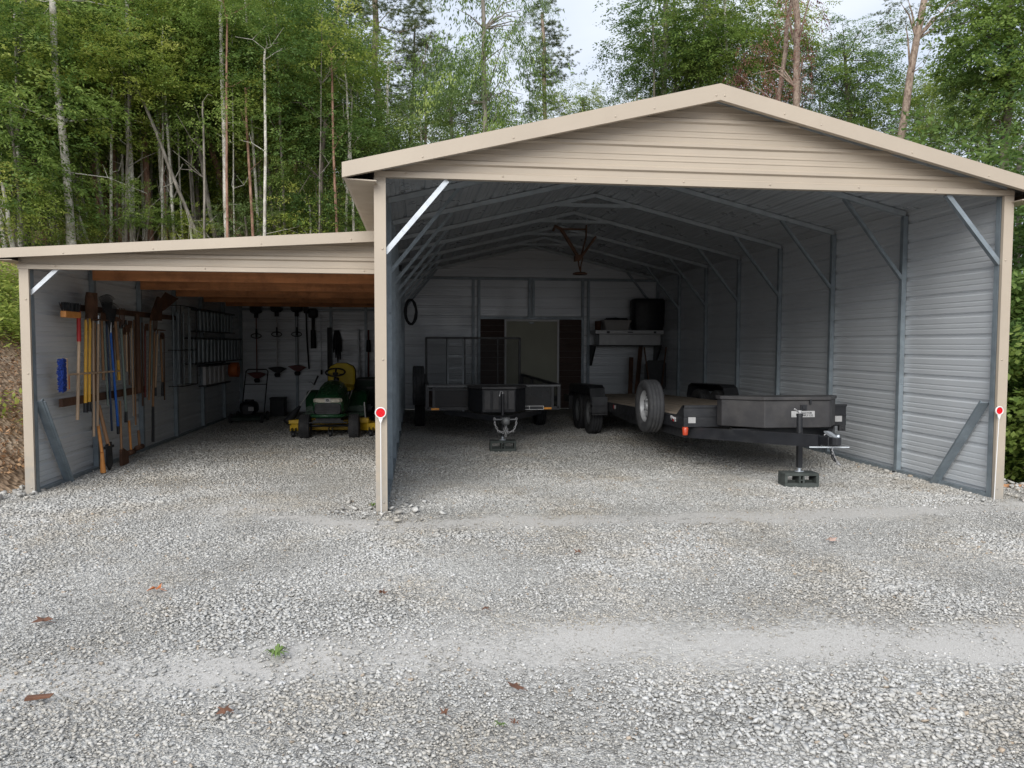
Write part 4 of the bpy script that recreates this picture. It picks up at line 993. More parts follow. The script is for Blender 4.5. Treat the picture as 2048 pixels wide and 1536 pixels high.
# wheels
for s in (-1, 1):
    c = (MX+s*.395, MY-.01, .20); mb = MB()
    pr = [(-.07, .10), (-.088, .14), (-.086, .175), (-.065, .196), (.065, .196), (.086, .175), (.088, .14), (.07, .10), (.05, .095), (-.05, .095)]
    mb.lathe(pr, c, 'x', 34)
    for row in range(5):
        xr = -.062+row*.031
        for k in range(30):
            a = 2*math.pi*(k+.5*(row % 2))/30; p = Vector(c)+Vector((xr, math.cos(a)*.197, math.sin(a)*.197))
            mb.obox(p, (.022, .024, .010), Matrix.Rotation(a-math.pi/2, 3, 'X'))
    o = mp_('front_wheel', mb, 'tyre'); mb = MB()
    for sd in (-1, 1): mb.lathe([(sd*.060, .105), (sd*.066, .098), (sd*.03, .085), (sd*.02, .05), (sd*.06, .035), (sd*.065, 0)], c, 'x', 20, closed=False)
    mp_('rim', mb, 'moweryellow', o)
    c = (MX+s*.40, MY+1.28, .265); mb = MB(); mb.lathe([(x*1.35, r*1.35) for x, r in pr], c, 'x', 34); o = mp_('rear_wheel', mb, 'tyre')
    mb = MB(); mb.lathe([(s*.085, .14), (s*.09, .13), (s*.04, .11), (s*.03, .05), (s*.08, .04), (s*.08, 0)], c, 'x', 20, closed=False); mp_('rim', mb, 'moweryellow', o)
# cutting deck
mb = MB(); dy = MY+.16
pl = [(-.68, .06), (-.70, .22), (-.58, .60), (-.25, .70), (.25, .70), (.58, .60), (.74, .26), (.80, .22), (.80, .06), (.60, .02), (.40, .16), (-.40, .16), (-.55, .02)]
mb.prism([(MX+x, dy+y) for x, y in pl], .10, .225, 'z'); mb.prism([(MX+x*.8, dy+.05+y*.85) for x, y in pl], .226, .27, 'z')
mb.box(MX-.69, dy-.0, .225, MX-.50, dy+.2, .29); mb.box(MX+.45, dy+.02, .226, MX+.62, dy+.2, .31)
dk = mp_('cutting_deck', mb, 'moweryellow', bevel=.012)
for x in (-.60, .0, .66):
    mb = MB(); mb.lathe([(-.025, 0), (-.025, .05), (-.018, .058), (.018, .058), (.025, .05), (.025, 0)], (MX+x, dy-.07, .062), 'x', 18, closed=False); mb.box(MX+x-.035, dy-.10, .06, MX+x-.027, dy+.04, .16); mb.box(MX+x+.027, dy-.10, .06, MX+x+.035, dy+.04, .16); mp_('deck_roller', mb, 'blackplastic', dk)
mb = MB(); mb.tube([(MX+.55, dy+.3, .26), (MX+.53, dy+.3, .56)], .012, 8); mb.tube([(MX+.27, MY+.58, .62), (MX+.30, MY+.75, .74)], .012, 8); mp_('levers', mb, 'chain')

# dark tow cart behind the mower
DC = thing('dump_cart', (-.55, 8.1, 0), 'dark green tow behind garden cart standing behind the riding mower', 'garden cart')
mb = MB(); mb.prism([(7.6, .42), (7.5, .88), (8.75, .88), (8.65, .42)], -.92, -.20, 'x'); part('tub', mb, M.setdefault('cartgreen', pmat('dark_green_cart', (.008, .022, .014), .6, 0, .2, 5)), DC, bevel=.015)
mb = MB(); mb.box(-.94, 7.47, .87, -.18, 7.51, .90); mb.box(-.66, 7.44, .72, -.40, 7.49, .76); part('rim_rail', mb, 'blackplastic', DC)
for s in (-1, 1):
    mb = MB(); mb.lathe([(-.05, .0), (-.05, .16), (-.03, .20), (.03, .20), (.05, .16), (.05, 0)], (-.56+s*.30, 8.2, .20), 'x', 22, closed=False); part('wheel', mb, 'tyre', DC)
mb = MB(); mb.tube([(-.56-.26, 8.2, .2), (-.56+.26, 8.2, .2)], .018, 8); mb.beam((-.56, 8.2, .36), (-.56, 7.15, .22), .05, .04); mb.box(-.62, 8.0, .34, -.50, 8.35, .425); part('drawbar', mb, 'blackplastic', DC)

# push mower
PM = thing('push_mower', (-2.95, 8.3, 0), 'dark green walk behind push mower standing near the back left of the lean-to', 'push mower')
def pp(name, mb, mat, parent=PM, **k): return part(name, mb, mat, parent, **k)
a0 = at(472, 843, z=.0); px0 = -3.02; py0 = 8.55
mb = MB(); mb.loft([[(px0+x*.9, py0+y*.9, .16) for x, y in ((-.27, -.38), (.27, -.38), (.30, .1), (.20, .38), (-.20, .38), (-.30, .1))], [(px0+x, py0+y, .12) for x, y in ((-.27, -.38), (.27, -.38), (.30, .1), (.20, .38), (-.20, .38), (-.30, .1))], [(px0+x, py0+y, .07) for x, y in ((-.27, -.38), (.27, -.38), (.30, .1), (.20, .38), (-.20, .38), (-.30, .1))]], smooth=False); pp('deck', mb, M['cartgreen'], bevel=.01)
mb = MB(); mb.loft([ring(py0-.18, .10, .17, .36, px0), ring(py0-.12, .16, .17, .42, px0), ring(py0+.12, .16, .17, .42, px0), ring(py0+.18, .10, .17, .36, px0)]); mb.tube([(px0, py0, .42), (px0, py0, .45)], .09, 16); pp('engine', mb, 'blackplastic')
mb = MB(); mb.box(px0+.02, py0-.20, .24, px0+.12, py0-.185, .32); pp('decal', mb, 'sticker')
for sx in (-1, 1):
    for sy in (-1, 1):
        c = (px0+sx*.29, py0+sy*.29, .10); mb = MB(); mb.lathe([(-.022, 0), (-.022, .085), (-.015, .10), (.015, .10), (.022, .085), (.022, 0)], c, 'x', 20, closed=False); o = pp('wheel', mb, 'tyre')
        mb = MB(); mb.lathe([(sx*.0225, .06), (sx*.026, .055), (sx*.026, 0)], c, 'x', 16, closed=False); pp('hub', mb, 'rimdark', o)
mb = MB()
for sx in (-1, 1): mb.tube([(px0+sx*.22, py0+.32, .16), (px0+sx*.22, py0+.62, .72), (px0+sx*.22, py0+.78, .98)], .012, 8)
mb.tube([(px0-.22, py0+.78, .98), (px0-.18, py0+.81, 1.02), (px0+.18, py0+.81, 1.02), (px0+.22, py0+.78, .98)], .014, 8); mb.tube([(px0-.22, py0+.62, .72), (px0+.22, py0+.62, .72)], .009, 8); pp('handle', mb, 'blackplastic')

# string trimmer leaning against the riding mower
ST = thing('string_trimmer', tuple(at(571, 850, z=0)), 'black string trimmer leaning on the left side of the riding mower', 'string trimmer', 'string trimmers')
p0 = at(574, 846, y=6.0); p1 = at(600, 812, y=6.15); p2 = at(628, 770, y=6.35); p3 = at(636, 752, y=6.45)
mb = MB(); mb.tube([p1, p2], .011, 8); part('shaft', mb, 'chain', ST)
mb = MB(); mb.tube([p0, p0.lerp(p1, .5), p1], [.075, .06, .022], 12); part('engine', mb, 'blackplastic', ST)
mb = MB(); mb.tube([p2, p3], .016, 8); mb.tube([p2+Vector((.0, 0, .0)), p2+Vector((-.04, 0, .05)), p2+Vector((-.09, 0, .05))], .006, 6); part('grip', mb, 'blackplastic', ST)

# string trimmers hung on the back wall, head down
def hung_trimmer(u, v0, v1, label, guard, shaftm):
    y = LB-.16; a = at(u, v0, y=y); b_ = at(u, v1, y=y)
    t = thing('string_trimmer', (a.x, y, 0), label, 'string trimmer', 'string trimmers'); L_ = a.z-b_.z
    mb = MB(); mb.loft([ring(y-.08, .10, a.z-.10, a.z+.10, a.x), ring(y+.0, .14, a.z-.13, a.z+.12, a.x), ring(y+.10, .12, a.z-.11, a.z+.10, a.x)]); mb.tube([(a.x, y, a.z-.12), (a.x, y, a.z-.22)], .045, 10); part('engine', mb, 'blackplastic', t)
    mb = MB(); mb.tube([(a.x, y, a.z-.2), (a.x, y, b_.z+.10)], .012, 8); part('shaft', mb, shaftm, t)
    mb = MB(); zc = a.z-.62; mb.tube([(a.x, y, zc-.03), (a.x, y, zc+.16)], .02, 8)
    rg = [(a.x+.11*math.cos(q), y-.03, zc+.05*math.sin(q)) for q in [2*math.pi*k/14 for k in range(14)]]; mb.tube(rg, .012, 6, closed=True); part('grip', mb, 'blackplastic', t)
    mb = MB(); mb.prism([(a.x-.20, b_.z+.12), (a.x-.05, b_.z+.02), (a.x+.05, b_.z+.0), (a.x+.20, b_.z+.10), (a.x+.06, b_.z+.14), (a.x-.06, b_.z+.14)], y-.10, y+.08); part('guard', mb, guard, t, bevel=.01)
    mb = MB(); mb.lathe([(-.09, 0), (-.09, .05), (-.03, .07), (.0, .05), (.0, 0)], (a.x, y, b_.z), 'z', 14, closed=False); part('spool', mb, 'blackplastic', t)
hung_trimmer(512, 616, 757, 'string trimmer with red guard hung on the lean-to back wall above the push mower', 'trimred', 'trimred')
hung_trimmer(553, 613, 746, 'string trimmer with black guard hung on the back wall, middle of the three', 'blackplastic', 'chain')
hung_trimmer(593, 613, 743, 'string trimmer with dull red guard hung on the back wall beside the steel post', 'trimred', 'framebright')

def wall_stick(name, pts, r, mat, label, cat, group=None, y=None, x=None, extra=None):
    """a long thin item on a wall plane through photo positions"""
    P_ = [at(u, v, **({'y': y} if y is not None else {'x': x})) for u, v in pts]
    o = thing(name, tuple(P_[-1]), label, cat, group)
    mb = MB(); mb.tube(P_, r, 9); part('handle', mb, mat, o); return o, P_
yb = LB-.12
o, P_ = wall_stick('pole_saw', [(612, 625), (614, 680), (618, 738)], .018, 'blackplastic', 'long black pole saw hanging on the back wall right of the trimmers', 'pole saw', y=yb)
mb = MB(); mb.obox(P_[0]+Vector((0, 0, .08)), (.10, .09, .20)); part('motor', mb, 'blackplastic', o, bevel=.02)
o, P_ = wall_stick('leaf_blower', [(626, 630), (626, 660)], .035, 'blackplastic', 'black leaf blower tube hanging beside the thin black pole on the back wall', 'leaf blower', y=yb)
mb = MB(); mb.tube([P_[1], at(627, 697, y=yb)], [.055, .065], 12); part('nozzle', mb, 'blackplastic', o); mb = MB(); mb.obox(P_[0]+Vector((0, 0, .04)), (.20, .14, .22)); part('motor', mb, 'blackplastic', o, bevel=.04)
o, P_ = wall_stick('extension_pole', [(641, 628), (642, 700), (643, 740)], .010, 'framebright', 'thin silver extension pole hanging on the back wall next to the post', 'pole', y=yb)
mb = MB(); mb.tube([P_[2], P_[2]-Vector((0, 0, .10))], .022, 8); part('tip', mb, 'blackplastic', o)
# dark panel, harness, jacket and pipes at the right of the back wall
mb = MB(); a = at(654, 655, y=LB-.10); b_ = at(664, 733, y=LB-.10); mb.box(a.x, LB-.10, b_.z-.4, b_.x, LB-.06, a.z)
single('dark_board', mb, 'blackplastic', (a.x, LB-.1, 0), 'dark narrow board standing against the back wall behind the yellow seat', 'board')
mb = MB(); a = at(672, 661, y=LB-.1)
for i, (dx, L_) in enumerate(((-.05, .50), (-.01, .62), (.03, .72), (.07, .66), (.10, .48))):
    mb.tube([(a.x+dx*.5, LB-.08, a.z), (a.x+dx, LB-.11, a.z-L_*.5), (a.x+dx*1.2+.01*math.sin(i*3), LB-.09, a.z-L_)], [.018, .030, .012], 7)
single('harness_straps', mb, 'blackplastic', tuple(a), 'bunch of black harness straps hanging on the back wall above the yellow seat', 'straps')
o, P_ = wall_stick('metal_post', [(717, 658), (718, 720), (719, 760)], .022, 'framebright', 'light metal pipe hanging upright on the back wall near the middle post', 'pipe', y=LB-.16)
o, P_ = wall_stick('post_driver', [(737, 660), (737, 760)], .020, 'trimred', 'dull red rod tool hanging on the back wall beside the light pipe', 'rod tool', y=LB-.16)
mb = MB(); mb.tube([at(737, 680, y=LB-.16), at(737, 704, y=LB-.16)], [.045, .06], 10); part('sleeve', mb, 'blackplastic', o)
mb = MB(); a = at(543, 795, y=9.9); b_ = at(572, 811, y=9.9); mb.box(a.x, 9.7, .0, b_.x, 10.0, a.z)
mb.box(a.x-.01, 9.69, a.z-.03, b_.x+.01, 10.01, a.z+.01)
single('storage_crate', mb, 'blackplastic', (a.x, 9.85, 0), 'low black storage crate on the gravel below the hung string trimmers', 'crate', bevel=.01)

# ------------------------------------------------------------------ hand tools on the lean-to's left wall
XW = LX+.09
def T(u, v, dx=0.0): return at(u, v, x=XW+dx)
def hand_tool(name, label, cat, segs, head=None, dx=0.0, r=.016, group='hand tools on the lean-to wall'):
    """segs: [(u0,v0,u1,v1,material)] first one is the handle proper"""
    a = T(segs[0][0], segs[0][1], dx); b_ = T(segs[-1][2], segs[-1][3], dx)
    o = thing(name, tuple(b_ if b_.z < a.z else a), label, cat, group)
    for i, (u0, v0, u1, v1, mt_) in enumerate(segs):
        mb = MB(); rr_ = r*(1.25 if mt_ in ('blackplastic', 'handlered') else 1)
        mb.tube([T(u0, v0, dx), T(u1, v1, dx)], [rr_*.9, rr_], 10)
        part('handle' if i == 0 else 'grip', mb, mt_, o)
    if head: head(o, a, b_)
    return o
def head_push_broom(o, a, b_):
    mb = MB(); c = T(146, 627, .02); mb.box(c.x-.03, c.y-.24, c.z-.05, c.x+.03, c.y+.14, c.z+.02); blk = part('broom_block', mb, 'handleorange', o, bevel=.008)
    mb = MB(); rnd = random.Random(3)
    for i in range(130):
        y = c.y-.24+rnd.random()*.38; x = c.x+rnd.uniform(-.028, .028); mb.beam((x, y, c.z+.02), (x+rnd.uniform(-.02, .02), y+rnd.uniform(-.03, .03), c.z+.115), .006, .006)
    part('bristles', mb, 'blackplastic', blk)
def shovel_head(w_, h, square=False, up=True, mat='rust', tilt=.0):
    def f(o, a, b_):
        p = (a if up else b_); s = 1 if up else -1; mb = MB(); rows = []
        for t in np.linspace(0, 1, 8):
            hw = w_*.5*(.55+.45*min(1, t*4))*(1 if square or t < .6 else math.sqrt(max(.06, 1-((t-.6)/.4)**2)))
            rows.append([(p.x+.012+.05*t*0+tilt*t + (.035*((k/4-1)**2)), p.y+hw*(k/4-1), p.z+s*(.02+h*t)) for k in range(9)])
        vs = [q for r_ in rows for q in r_]; fs = [(i*9+j, i*9+j+1, (i+1)*9+j+1, (i+1)*9+j) for i in range(7) for j in range(8)]
        n = len(vs); vs2 = vs+[(x-.004, y, z) for x, y, z in vs]; fs2 = fs+[tuple(reversed([i+n for i in q])) for q in fs]
        mb.add(vs2, fs2, True); mb.tube([(p.x, p.y, p.z-s*.12), (p.x+.005, p.y, p.z+s*.10)], [.02, .012], 8)
        part('blade', mb, mat, o)
    return f
def rake_head(w_, h, n=14, mat='blackplastic', fan=True):
    def f(o, a, b_):
        mb = MB(); p = a
        for i in range(n):
            t = i/(n-1)*2-1
            if fan: pts = [(p.x, p.y+t*.02, p.z-.02), (p.x+.01, p.y+t*w_*.35, p.z+h*.6), (p.x+.0, p.y+t*w_*.5, p.z+h*(1-.12*t*t)), (p.x+.03, p.y+t*w_*.5, p.z+h*(1-.12*t*t)+.01)]
            else: pts = [(p.x, p.y+t*w_*.5, p.z+h*.6), (p.x+.03, p.y+t*w_*.5, p.z+h*.6), (p.x+.07, p.y+t*w_*.5, p.z+h*.5)]
            mb.tube(pts, .0035 if fan else .005, 5)
        if fan: mb.tube([(p.x+.012, p.y-w_*.28, p.z+h*.5), (p.x+.012, p.y+w_*.28, p.z+h*.5)], .005, 5)
        else: mb.tube([(p.x, p.y-w_*.5, p.z+h*.6), (p.x, p.y+w_*.5, p.z+h*.6)], .008, 6); mb.tube([(p.x, p.y, p.z-.05), (p.x, p.y, p.z+h*.6)], .009, 6)
        part('tines', mb, mat, o)
    return f
def hoe_head(o, a, b_):
    mb = MB(); p = a; mb.tube([(p.x, p.y, p.z-.03), (p.x, p.y, p.z+.05), (p.x+.03, p.y, p.z+.08)], .010, 6); mb.box(p.x+.02, p.y-.07, p.z-.01, p.x+.026, p.y+.07, p.z+.09); part('blade', mb, 'rust', o)
def fork_head(o, a, b_):
    mb = MB(); p = a
    for t in (-1.5, -.5, .5, 1.5): mb.tube([(p.x, p.y, p.z), (p.x+.01, p.y+t*.05, p.z+.06), (p.x+.02, p.y+t*.055, p.z+.26)], .006, 5)
    part('tines', mb, 'rust', o)
def mattock(o, a, b_, mat='rust'):
    mb = MB(); p = a; mb.prism([(p.y-.20, p.z-.03), (p.y-.03, p.z+.03), (p.y+.03, p.z+.03), (p.y+.18, p.z-.02), (p.y+.03, p.z-.03), (p.y-.03, p.z-.03)], p.x-.02, p.x+.025, 'x'); part('head', mb, mat, o)
S = hand_tool
S('push_broom', 'push broom with red grip and pale handle, dark bristles up, nearest the opening', 'broom', [(158, 683, 155, 840, 'handle'), (157, 622, 158, 683, 'handlered')], None, .03, .018)
_o = [o_ for o_ in COL.objects if o_.name.startswith('push_broom')][-1]; head_push_broom(_o, None, None)
S('shovel', 'round point shovel with rusty blade up and orange fibreglass handle with black grip', 'shovel', [(172, 640, 171, 806, 'handleyellow'), (171, 806, 171, 825, 'blackplastic')], shovel_head(.24, .30), .02, .019)
S('shovel', 'yellow handled shovel close behind the orange handled one', 'shovel', [(180, 636, 178.5, 804, 'handleyellow'), (178.5, 804, 178.5, 823, 'blackplastic')], shovel_head(.22, .28, True, mat='rust'), -.02, .018)
S('garden_hoe', 'hoe with a very long pale handle reaching below the yellow shovels', 'hoe', [(186, 640, 188, 873, 'handle')], hoe_head, .0, .015)
S('garden_rake', 'pale wooden tool handle with a silver tipped ferrule', 'rake', [(196.5, 648, 195, 852, 'handle'), (196.5, 631, 196.5, 648, 'framebright')], rake_head(.30, .09, 12, 'rust', False), .02, .015)
S('garden_hoe', 'short brown handled hoe ending at the horizontal broom stick', 'hoe', [(203, 640, 207, 760, 'handle2')], hoe_head, .0, .016)
S('leaf_rake', 'leaf rake with navy blue handle and fan of black tines up', 'rake', [(213, 646, 224, 862, 'handlenavy')], rake_head(.42, .34, 18), .0, .013)
S('leaf_rake', 'leaf rake with bright blue handle and black tines up', 'rake', [(221, 665, 236, 852, 'handleblue'), (221, 645, 221, 665, 'framebright'), (236, 852, 237, 868, 'blackplastic')], rake_head(.42, .36, 18), .03, .016)
S('lopper', 'orange and yellow handled tool right of the blue leaf rake', 'lopper', [(230, 638, 236, 720, 'handle2'), (236, 720, 238, 760, 'handleyellow')], mattock, .0, .02)
S('garden_fork', 'grey green handled fork with black sleeve and grip', 'garden fork', [(242, 657, 252, 823, 'handlegreen'), (241, 640, 242, 657, 'blackplastic'), (252, 823, 252, 845, 'blackplastic')], fork_head, .01, .017)
S('hand_hoe', 'short wooden handled hoe with black collar', 'hoe', [(252, 663, 254, 743, 'handle'), (251, 640, 252, 663, 'blackplastic')], hoe_head, .0, .013)
S('cane_pole', 'thin striped cane hanging among the tools', 'cane', [(262, 650, 267, 832, 'handle')], None, .0, .010)
S('fence_tamper', 'thick dark brown wooden bar hanging over the second steel post', 'bar', [(274, 628, 278, 785, 'oldwood')], None, .05, .035)
S('scoop_shovel', 'large brown scoop shovel hung blade up right of the second steel post', 'shovel', [(301, 640, 298, 800, 'handle2')], None, .0, .015)
a = T(300, 637, .02); mb = MB(); mb.add([(a.x, a.y, a.z), (a.x+.05, a.y+.55, a.z+.16), (a.x+.10, a.y+1.0, a.z+.34), (a.x+.02, a.y+.62, a.z+.42), (a.x-.02, a.y+.14, a.z+.10), (a.x-.02, a.y+.5, a.z+.1)], [(0, 1, 2, 3, 4)])
mb.prism([(a.y-.02, a.z-.03), (a.y+.42, a.z-.02), (a.y+.46, a.z+.30), (a.y+.30, a.z+.33), (a.y+.0, a.z+.05)], a.x+.0, a.x+.03, 'x')
part('blade', mb, 'rust', [o_ for o_ in COL.objects if o_.name.startswith('scoop_shovel')][-1])
S('pitchfork', 'brown handled tool with long black grip nearly touching the gravel', 'garden fork', [(309, 665, 306, 813, 'handle2'), (306, 813, 306, 884, 'blackplastic')], fork_head, .0, .017)
S('garden_rake', 'pale handled rake with short black end hanging near the rack', 'rake', [(315, 668, 311, 775, 'handle'), (311, 775, 311, 792, 'blackplastic')], rake_head(.32, .10, 12, 'rust', False), .02, .014)
S('spade', 'brown handled spade with black grip, last tool before the rack', 'spade', [(321, 677, 325, 764, 'handle2'), (325, 764, 325, 792, 'blackplastic')], hoe_head, .0, .016)
_more = [(190.5, 645, 191.5, 790, 'handle2', 'slim brown cane close to the pale long hoe handle', 'cane', None, .009),
 (208, 655, 216, 812, 'handlegreen', 'grey green lopper handle between the short hoe and the navy rake', 'lopper', None, .012),
 (226, 655, 229.5, 800, 'oldwood', 'dark brown broom stick right behind the bright blue rake handle', 'broom stick', None, .013),
 (247, 668, 248.5, 800, 'handle2', 'brown handled cultivator between the green fork and the short hoe', 'cultivator', hoe_head, .012),
 (257, 655, 259, 770, 'oldwood', 'dark wooden handled edger right of the short hoe', 'edger', hoe_head, .013),
 (268, 640, 271.5, 850, 'handle2', 'long brown pole touching the thick wooden bar', 'pole', None, .012),
 (284, 645, 285.5, 812, 'oldwood', 'dark brown handled hook just right of the thick wooden bar', 'hook tool', None, .012),
 (290, 660, 290.5, 795, 'trimred', 'dull red handled scraper left of the scoop shovel', 'scraper', hoe_head, .013),
 (303.5, 650, 303, 770, 'handlegreen', 'grey handled cultivator behind the scoop shovel handle', 'cultivator', None, .011),
 (328, 668, 329, 800, 'oldwood', 'thin dark stick at the end of the tool row before the wire rack', 'stick', None, .010)]
for u0, v0, u1, v1, mt_, lb, ct, hd, rr_ in _more: S(ct.replace(' ', '_'), lb, ct, [(u0, v0, u1, v1, mt_)], hd, -.02, rr_)
# blue broom lying on pegs
t = thing('blue_broom', tuple(T(128, 760)), 'push broom with blue bristles held sideways on pegs near the opening', 'broom', 'hand tools on the lean-to wall')
a = T(126, 750, .03); mb = MB(); rnd = random.Random(5)
for i in range(420):
    z = a.z+rnd.uniform(-.17, .17); x = a.x+rnd.uniform(-.025, .025); y = a.y+.03; mb.beam((x, y, z), (x+rnd.uniform(-.012, .012), y-rnd.uniform(.085, .10), z+rnd.uniform(-.012, .012)), .008, .008)
part('bristles', mb, 'bluebristle', t); mb = MB(); mb.box(a.x-.03, a.y+.03, a.z-.175, a.x+.03, a.y+.065, a.z+.175); part('broom_block', mb, 'handle', t, bevel=.006)
mb = MB(); mb.tube([(a.x, a.y+.06, a.z), tuple(T(238, 742, .03))], .012, 8); part('handle', mb, 'handle', t)
mb = MB(); mb.box(a.x-.02, a.y+.066, a.z-.16, a.x+.02, a.y+.11, a.z-.01); part('clamp', mb, 'orangeplastic', t)
# tools standing on the ground at the wall
def standing(name, label, cat, top, bot, mat, r, head):
    a = T(*top, .0); b_ = at(bot[0], bot[1], x=XW+.10); o = thing(name, (b_.x, b_.y, 0), label, cat, 'tools standing at the lean-to wall')
    mb = MB(); mb.tube([a, b_], r, 9); part('handle', mb, mat, o); head(o, b_); return o
def h_spade(o, p):
    mb = MB(); mb.prism([(p.y-.07, p.z+.03), (p.y+.08, p.z+.05), (p.y+.10, max(.03, p.z-.22)), (p.y+.02, max(.02, p.z-.30)), (p.y-.06, max(.03, p.z-.22))], p.x-.01, p.x+.01, 'x'); mb.box(p.x-.02, p.y-.10, p.z-.02, p.x+.02, p.y+.12, p.z+.01); part('blade', mb, 'blackplastic', o)
def h_axe(o, p):
    mb = MB(); mb.prism([(p.y-.03, p.z+.04), (p.y+.04, p.z+.05), (p.y+.20, p.z-.02), (p.y+.20, .02), (p.y-.03, .02)], p.x-.015, p.x+.015, 'x'); part('head', mb, 'rust', o)
def h_sledge(o, p):
    mb = MB(); mb.lathe([(-.10, 0), (-.10, .035), (.10, .035), (.10, 0)], (p.x, p.y, max(.04, p.z-.01)), 'y', 10, closed=False); part('head', mb, 'rust', o)
def h_stub(o, p):
    mb = MB(); mb.tube([(p.x, p.y, p.z), (p.x, p.y+.02, .03)], [.02, .034], 8); part('head', mb, 'handleorange', o)
standing('axe', 'axe with dark wedge head leaning outward beside the first inner post', 'axe', (197, 810), (217, 893), 'handle2', .022, h_spade)
standing('splitting_maul', 'orange handled maul standing against the first inner post', 'maul', (196, 850), (204, 905), 'handleorange', .018, h_stub)
standing('flat_spade', 'brown handled tool with a square rusty head on the gravel', 'spade', (240, 802), (243, 905), 'handle2', .015, h_axe)
standing('sledge_hammer', 'sledge hammer with orange brown handle standing head down', 'sledge hammer', (258, 842), (262, 903), 'handleorange', .016, h_sledge)
standing('pickaxe', 'brown handled pickaxe standing head down at the second inner post', 'pickaxe', (277, 862), (279, 893), 'handle2', .018, h_sledge)

# racks further down the wall
RK = thing('bar_rack', (LX+.1, 5.9, .86), 'black wire rack holding upright steel bars beside the third inner post', 'rack')
mb = MB()
for z in (.88, 1.45, 2.15): mb.tube([(LX+.02, 5.5, z), (LX+.22, 5.5, z), (LX+.22, 6.35, z), (LX+.02, 6.35, z)], .009, 6)
for y in (5.5, 6.35): mb.tube([(LX+.22, y, .88), (LX+.22, y, 2.15)], .009, 6)
part('wire_frame', mb, 'blackplastic', RK)
mb = MB(); rnd = random.Random(8)
for i in range(11):
    y = 5.55+i*.072; x = LX+.06+rnd.random()*.10; mb.tube([(x, y, .90), (x+rnd.uniform(-.01, .01), y, 1.95+rnd.random()*.25)], rnd.uniform(.008, .016), 6)
part('bars', mb, 'frame', RK)
def tube_rack(y0, y1, z0, z1, n, label, mat='framebright', w_=.030, gap=None):
    t = thing('pipe_rack', (LX+.1, y0, z0), label, 'rack', 'pipe racks')
    mb = MB(); mb.box(LX+.003, y0-.05, z1-.03, LX+.16, y1+.05, z1+.0); mb.box(LX+.003, y0-.05, z0-.02, LX+.16, y1+.05, z0+.0); part('shelf', mb, 'blackplastic', t)
    rnd = random.Random(int(y0*100))
    for i in range(n):
        y = y0+(y1-y0)*(i+.5)/n; mb = MB()
        if gap: mb.box(LX+.05, y-w_/2, z0+.003, LX+.10, y+w_/2, z1-.033)
        else: mb.tube([(LX+.11, y, z0+.003), (LX+.11+rnd.uniform(-.01, .01), y, z1-.033)], w_*rnd.uniform(.45, .6), 8)
        part('pipe' if not gap else 'slab', mb, mat, t)
tube_rack(6.85, 9.3, 1.78, 2.16, 10, 'upper row of short grey pipes on a dark shelf on the lean-to wall', 'frame', .05)
tube_rack(6.45, 9.9, 1.22, 1.66, 13, 'middle row of thicker grey pipes on a dark shelf on the lean-to wall', 'frame', .06)
tube_rack(7.25, 8.85, .80, 1.17, 5, 'lowest rack with five upright white panels on the lean-to wall', 'pane', .20, True)
mb = MB(); mb.lathe([(-.09, .05), (-.09, .15), (.09, .15), (.09, .05)], (LX+.15, 9.25, 1.02), 'x', 22)
single('orange_cord_roll', mb, 'orangeplastic', (LX+.15, 9.25, 1.02), 'orange roll of cord hanging right of the white panels', 'cord roll')

# ------------------------------------------------------------------ things in the main bay
# hose coil on the left wall
mb = MB(); rnd = random.Random(2)
for k in range(6):
    c = Vector((.15+.006*k, 7.5+.012*k, 2.16)); rr_ = .20+.01*math.sin(k*2.1); ry = .10
    mb.tube([c+Vector((.10*math.cos(a)+rnd.uniform(-.006, .006), ry*math.cos(a), rr_*math.sin(a)*1.15)) for a in [2*math.pi*i/22 for i in range(22)]], .014, 7, closed=True)
single('hose_coil', mb, 'blackplastic', (.06, 7.5, 2.16), 'coil of black hose hanging on the left wall of the main bay', 'hose')
# ladder behind the mesh gate
LD = thing('step_ladder', (1.12, 9.5, 0), 'small aluminium ladder leaning behind the mesh tailgate of the utility trailer', 'ladder')
mb = MB(); 
for x in (.93, 1.27): mb.beam((x, 9.35, .10), (x, 9.62, 1.64), .045, .02, (0, 1, 0))
part('rails', mb, 'framebright', LD)
for i in range(6):
    t_ = i/5; mb = MB(); mb.box(.955, 9.36+.25*t_-.04+.02, .25+t_*1.3, 1.245, 9.36+.25*t_+.04+.02, .27+t_*1.3); part('rung', mb, 'framebright', LD)
# truck tool box on wall brackets
TB = thing('truck_toolbox', (5.3, 10.4, 1.52), 'aluminium tread plate truck toolbox mounted on brackets at the back right', 'toolbox')
y0, y1 = 10.35, 10.9
mb = MB(); mb.box(4.50, y0+.03, 1.545, 5.98, y1, 1.80); part('body', mb, 'alu', TB, bevel=.008)
mb = MB(); mb.box(4.40, y0, 1.802, 6.05, y1, 1.895); ld = part('lid', mb, 'alu', TB, bevel=.008)
mb = MB(); mb.box(4.67, y0-.006, 1.82, 4.74, y0-.001, 1.87); mb.box(5.17, y0-.006, 1.835, 5.30, y0-.001, 1.86); mb.box(5.80, y0-.006, 1.82, 5.86, y0-.001, 1.87); part('latch', mb, 'ink', ld)
mb = MB()
for x in (4.42, 6.0): mb.prism([(y0+.05, 1.54), (10.93, 1.54), (10.93, 1.05), (10.85, 1.05)], x-.02, x+.02, 'x')
mb.box(4.38, y0+.04, 1.515, 6.02, y1, 1.543); part('bracket', mb, 'black', TB)
mb = MB(); mb.loft([[(4.63+.32+x*a, 10.60+y*a, z) for x, y in ((-.30, -.17), (.30, -.17), (.33, -.12), (.33, .12), (.30, .17), (-.30, .17), (-.33, .12), (-.33, -.12))] for a, z in ((.86, 1.898), (1, 2.08), (1.06, 2.11), (1.06, 2.13), (.96, 2.13))], smooth=False)
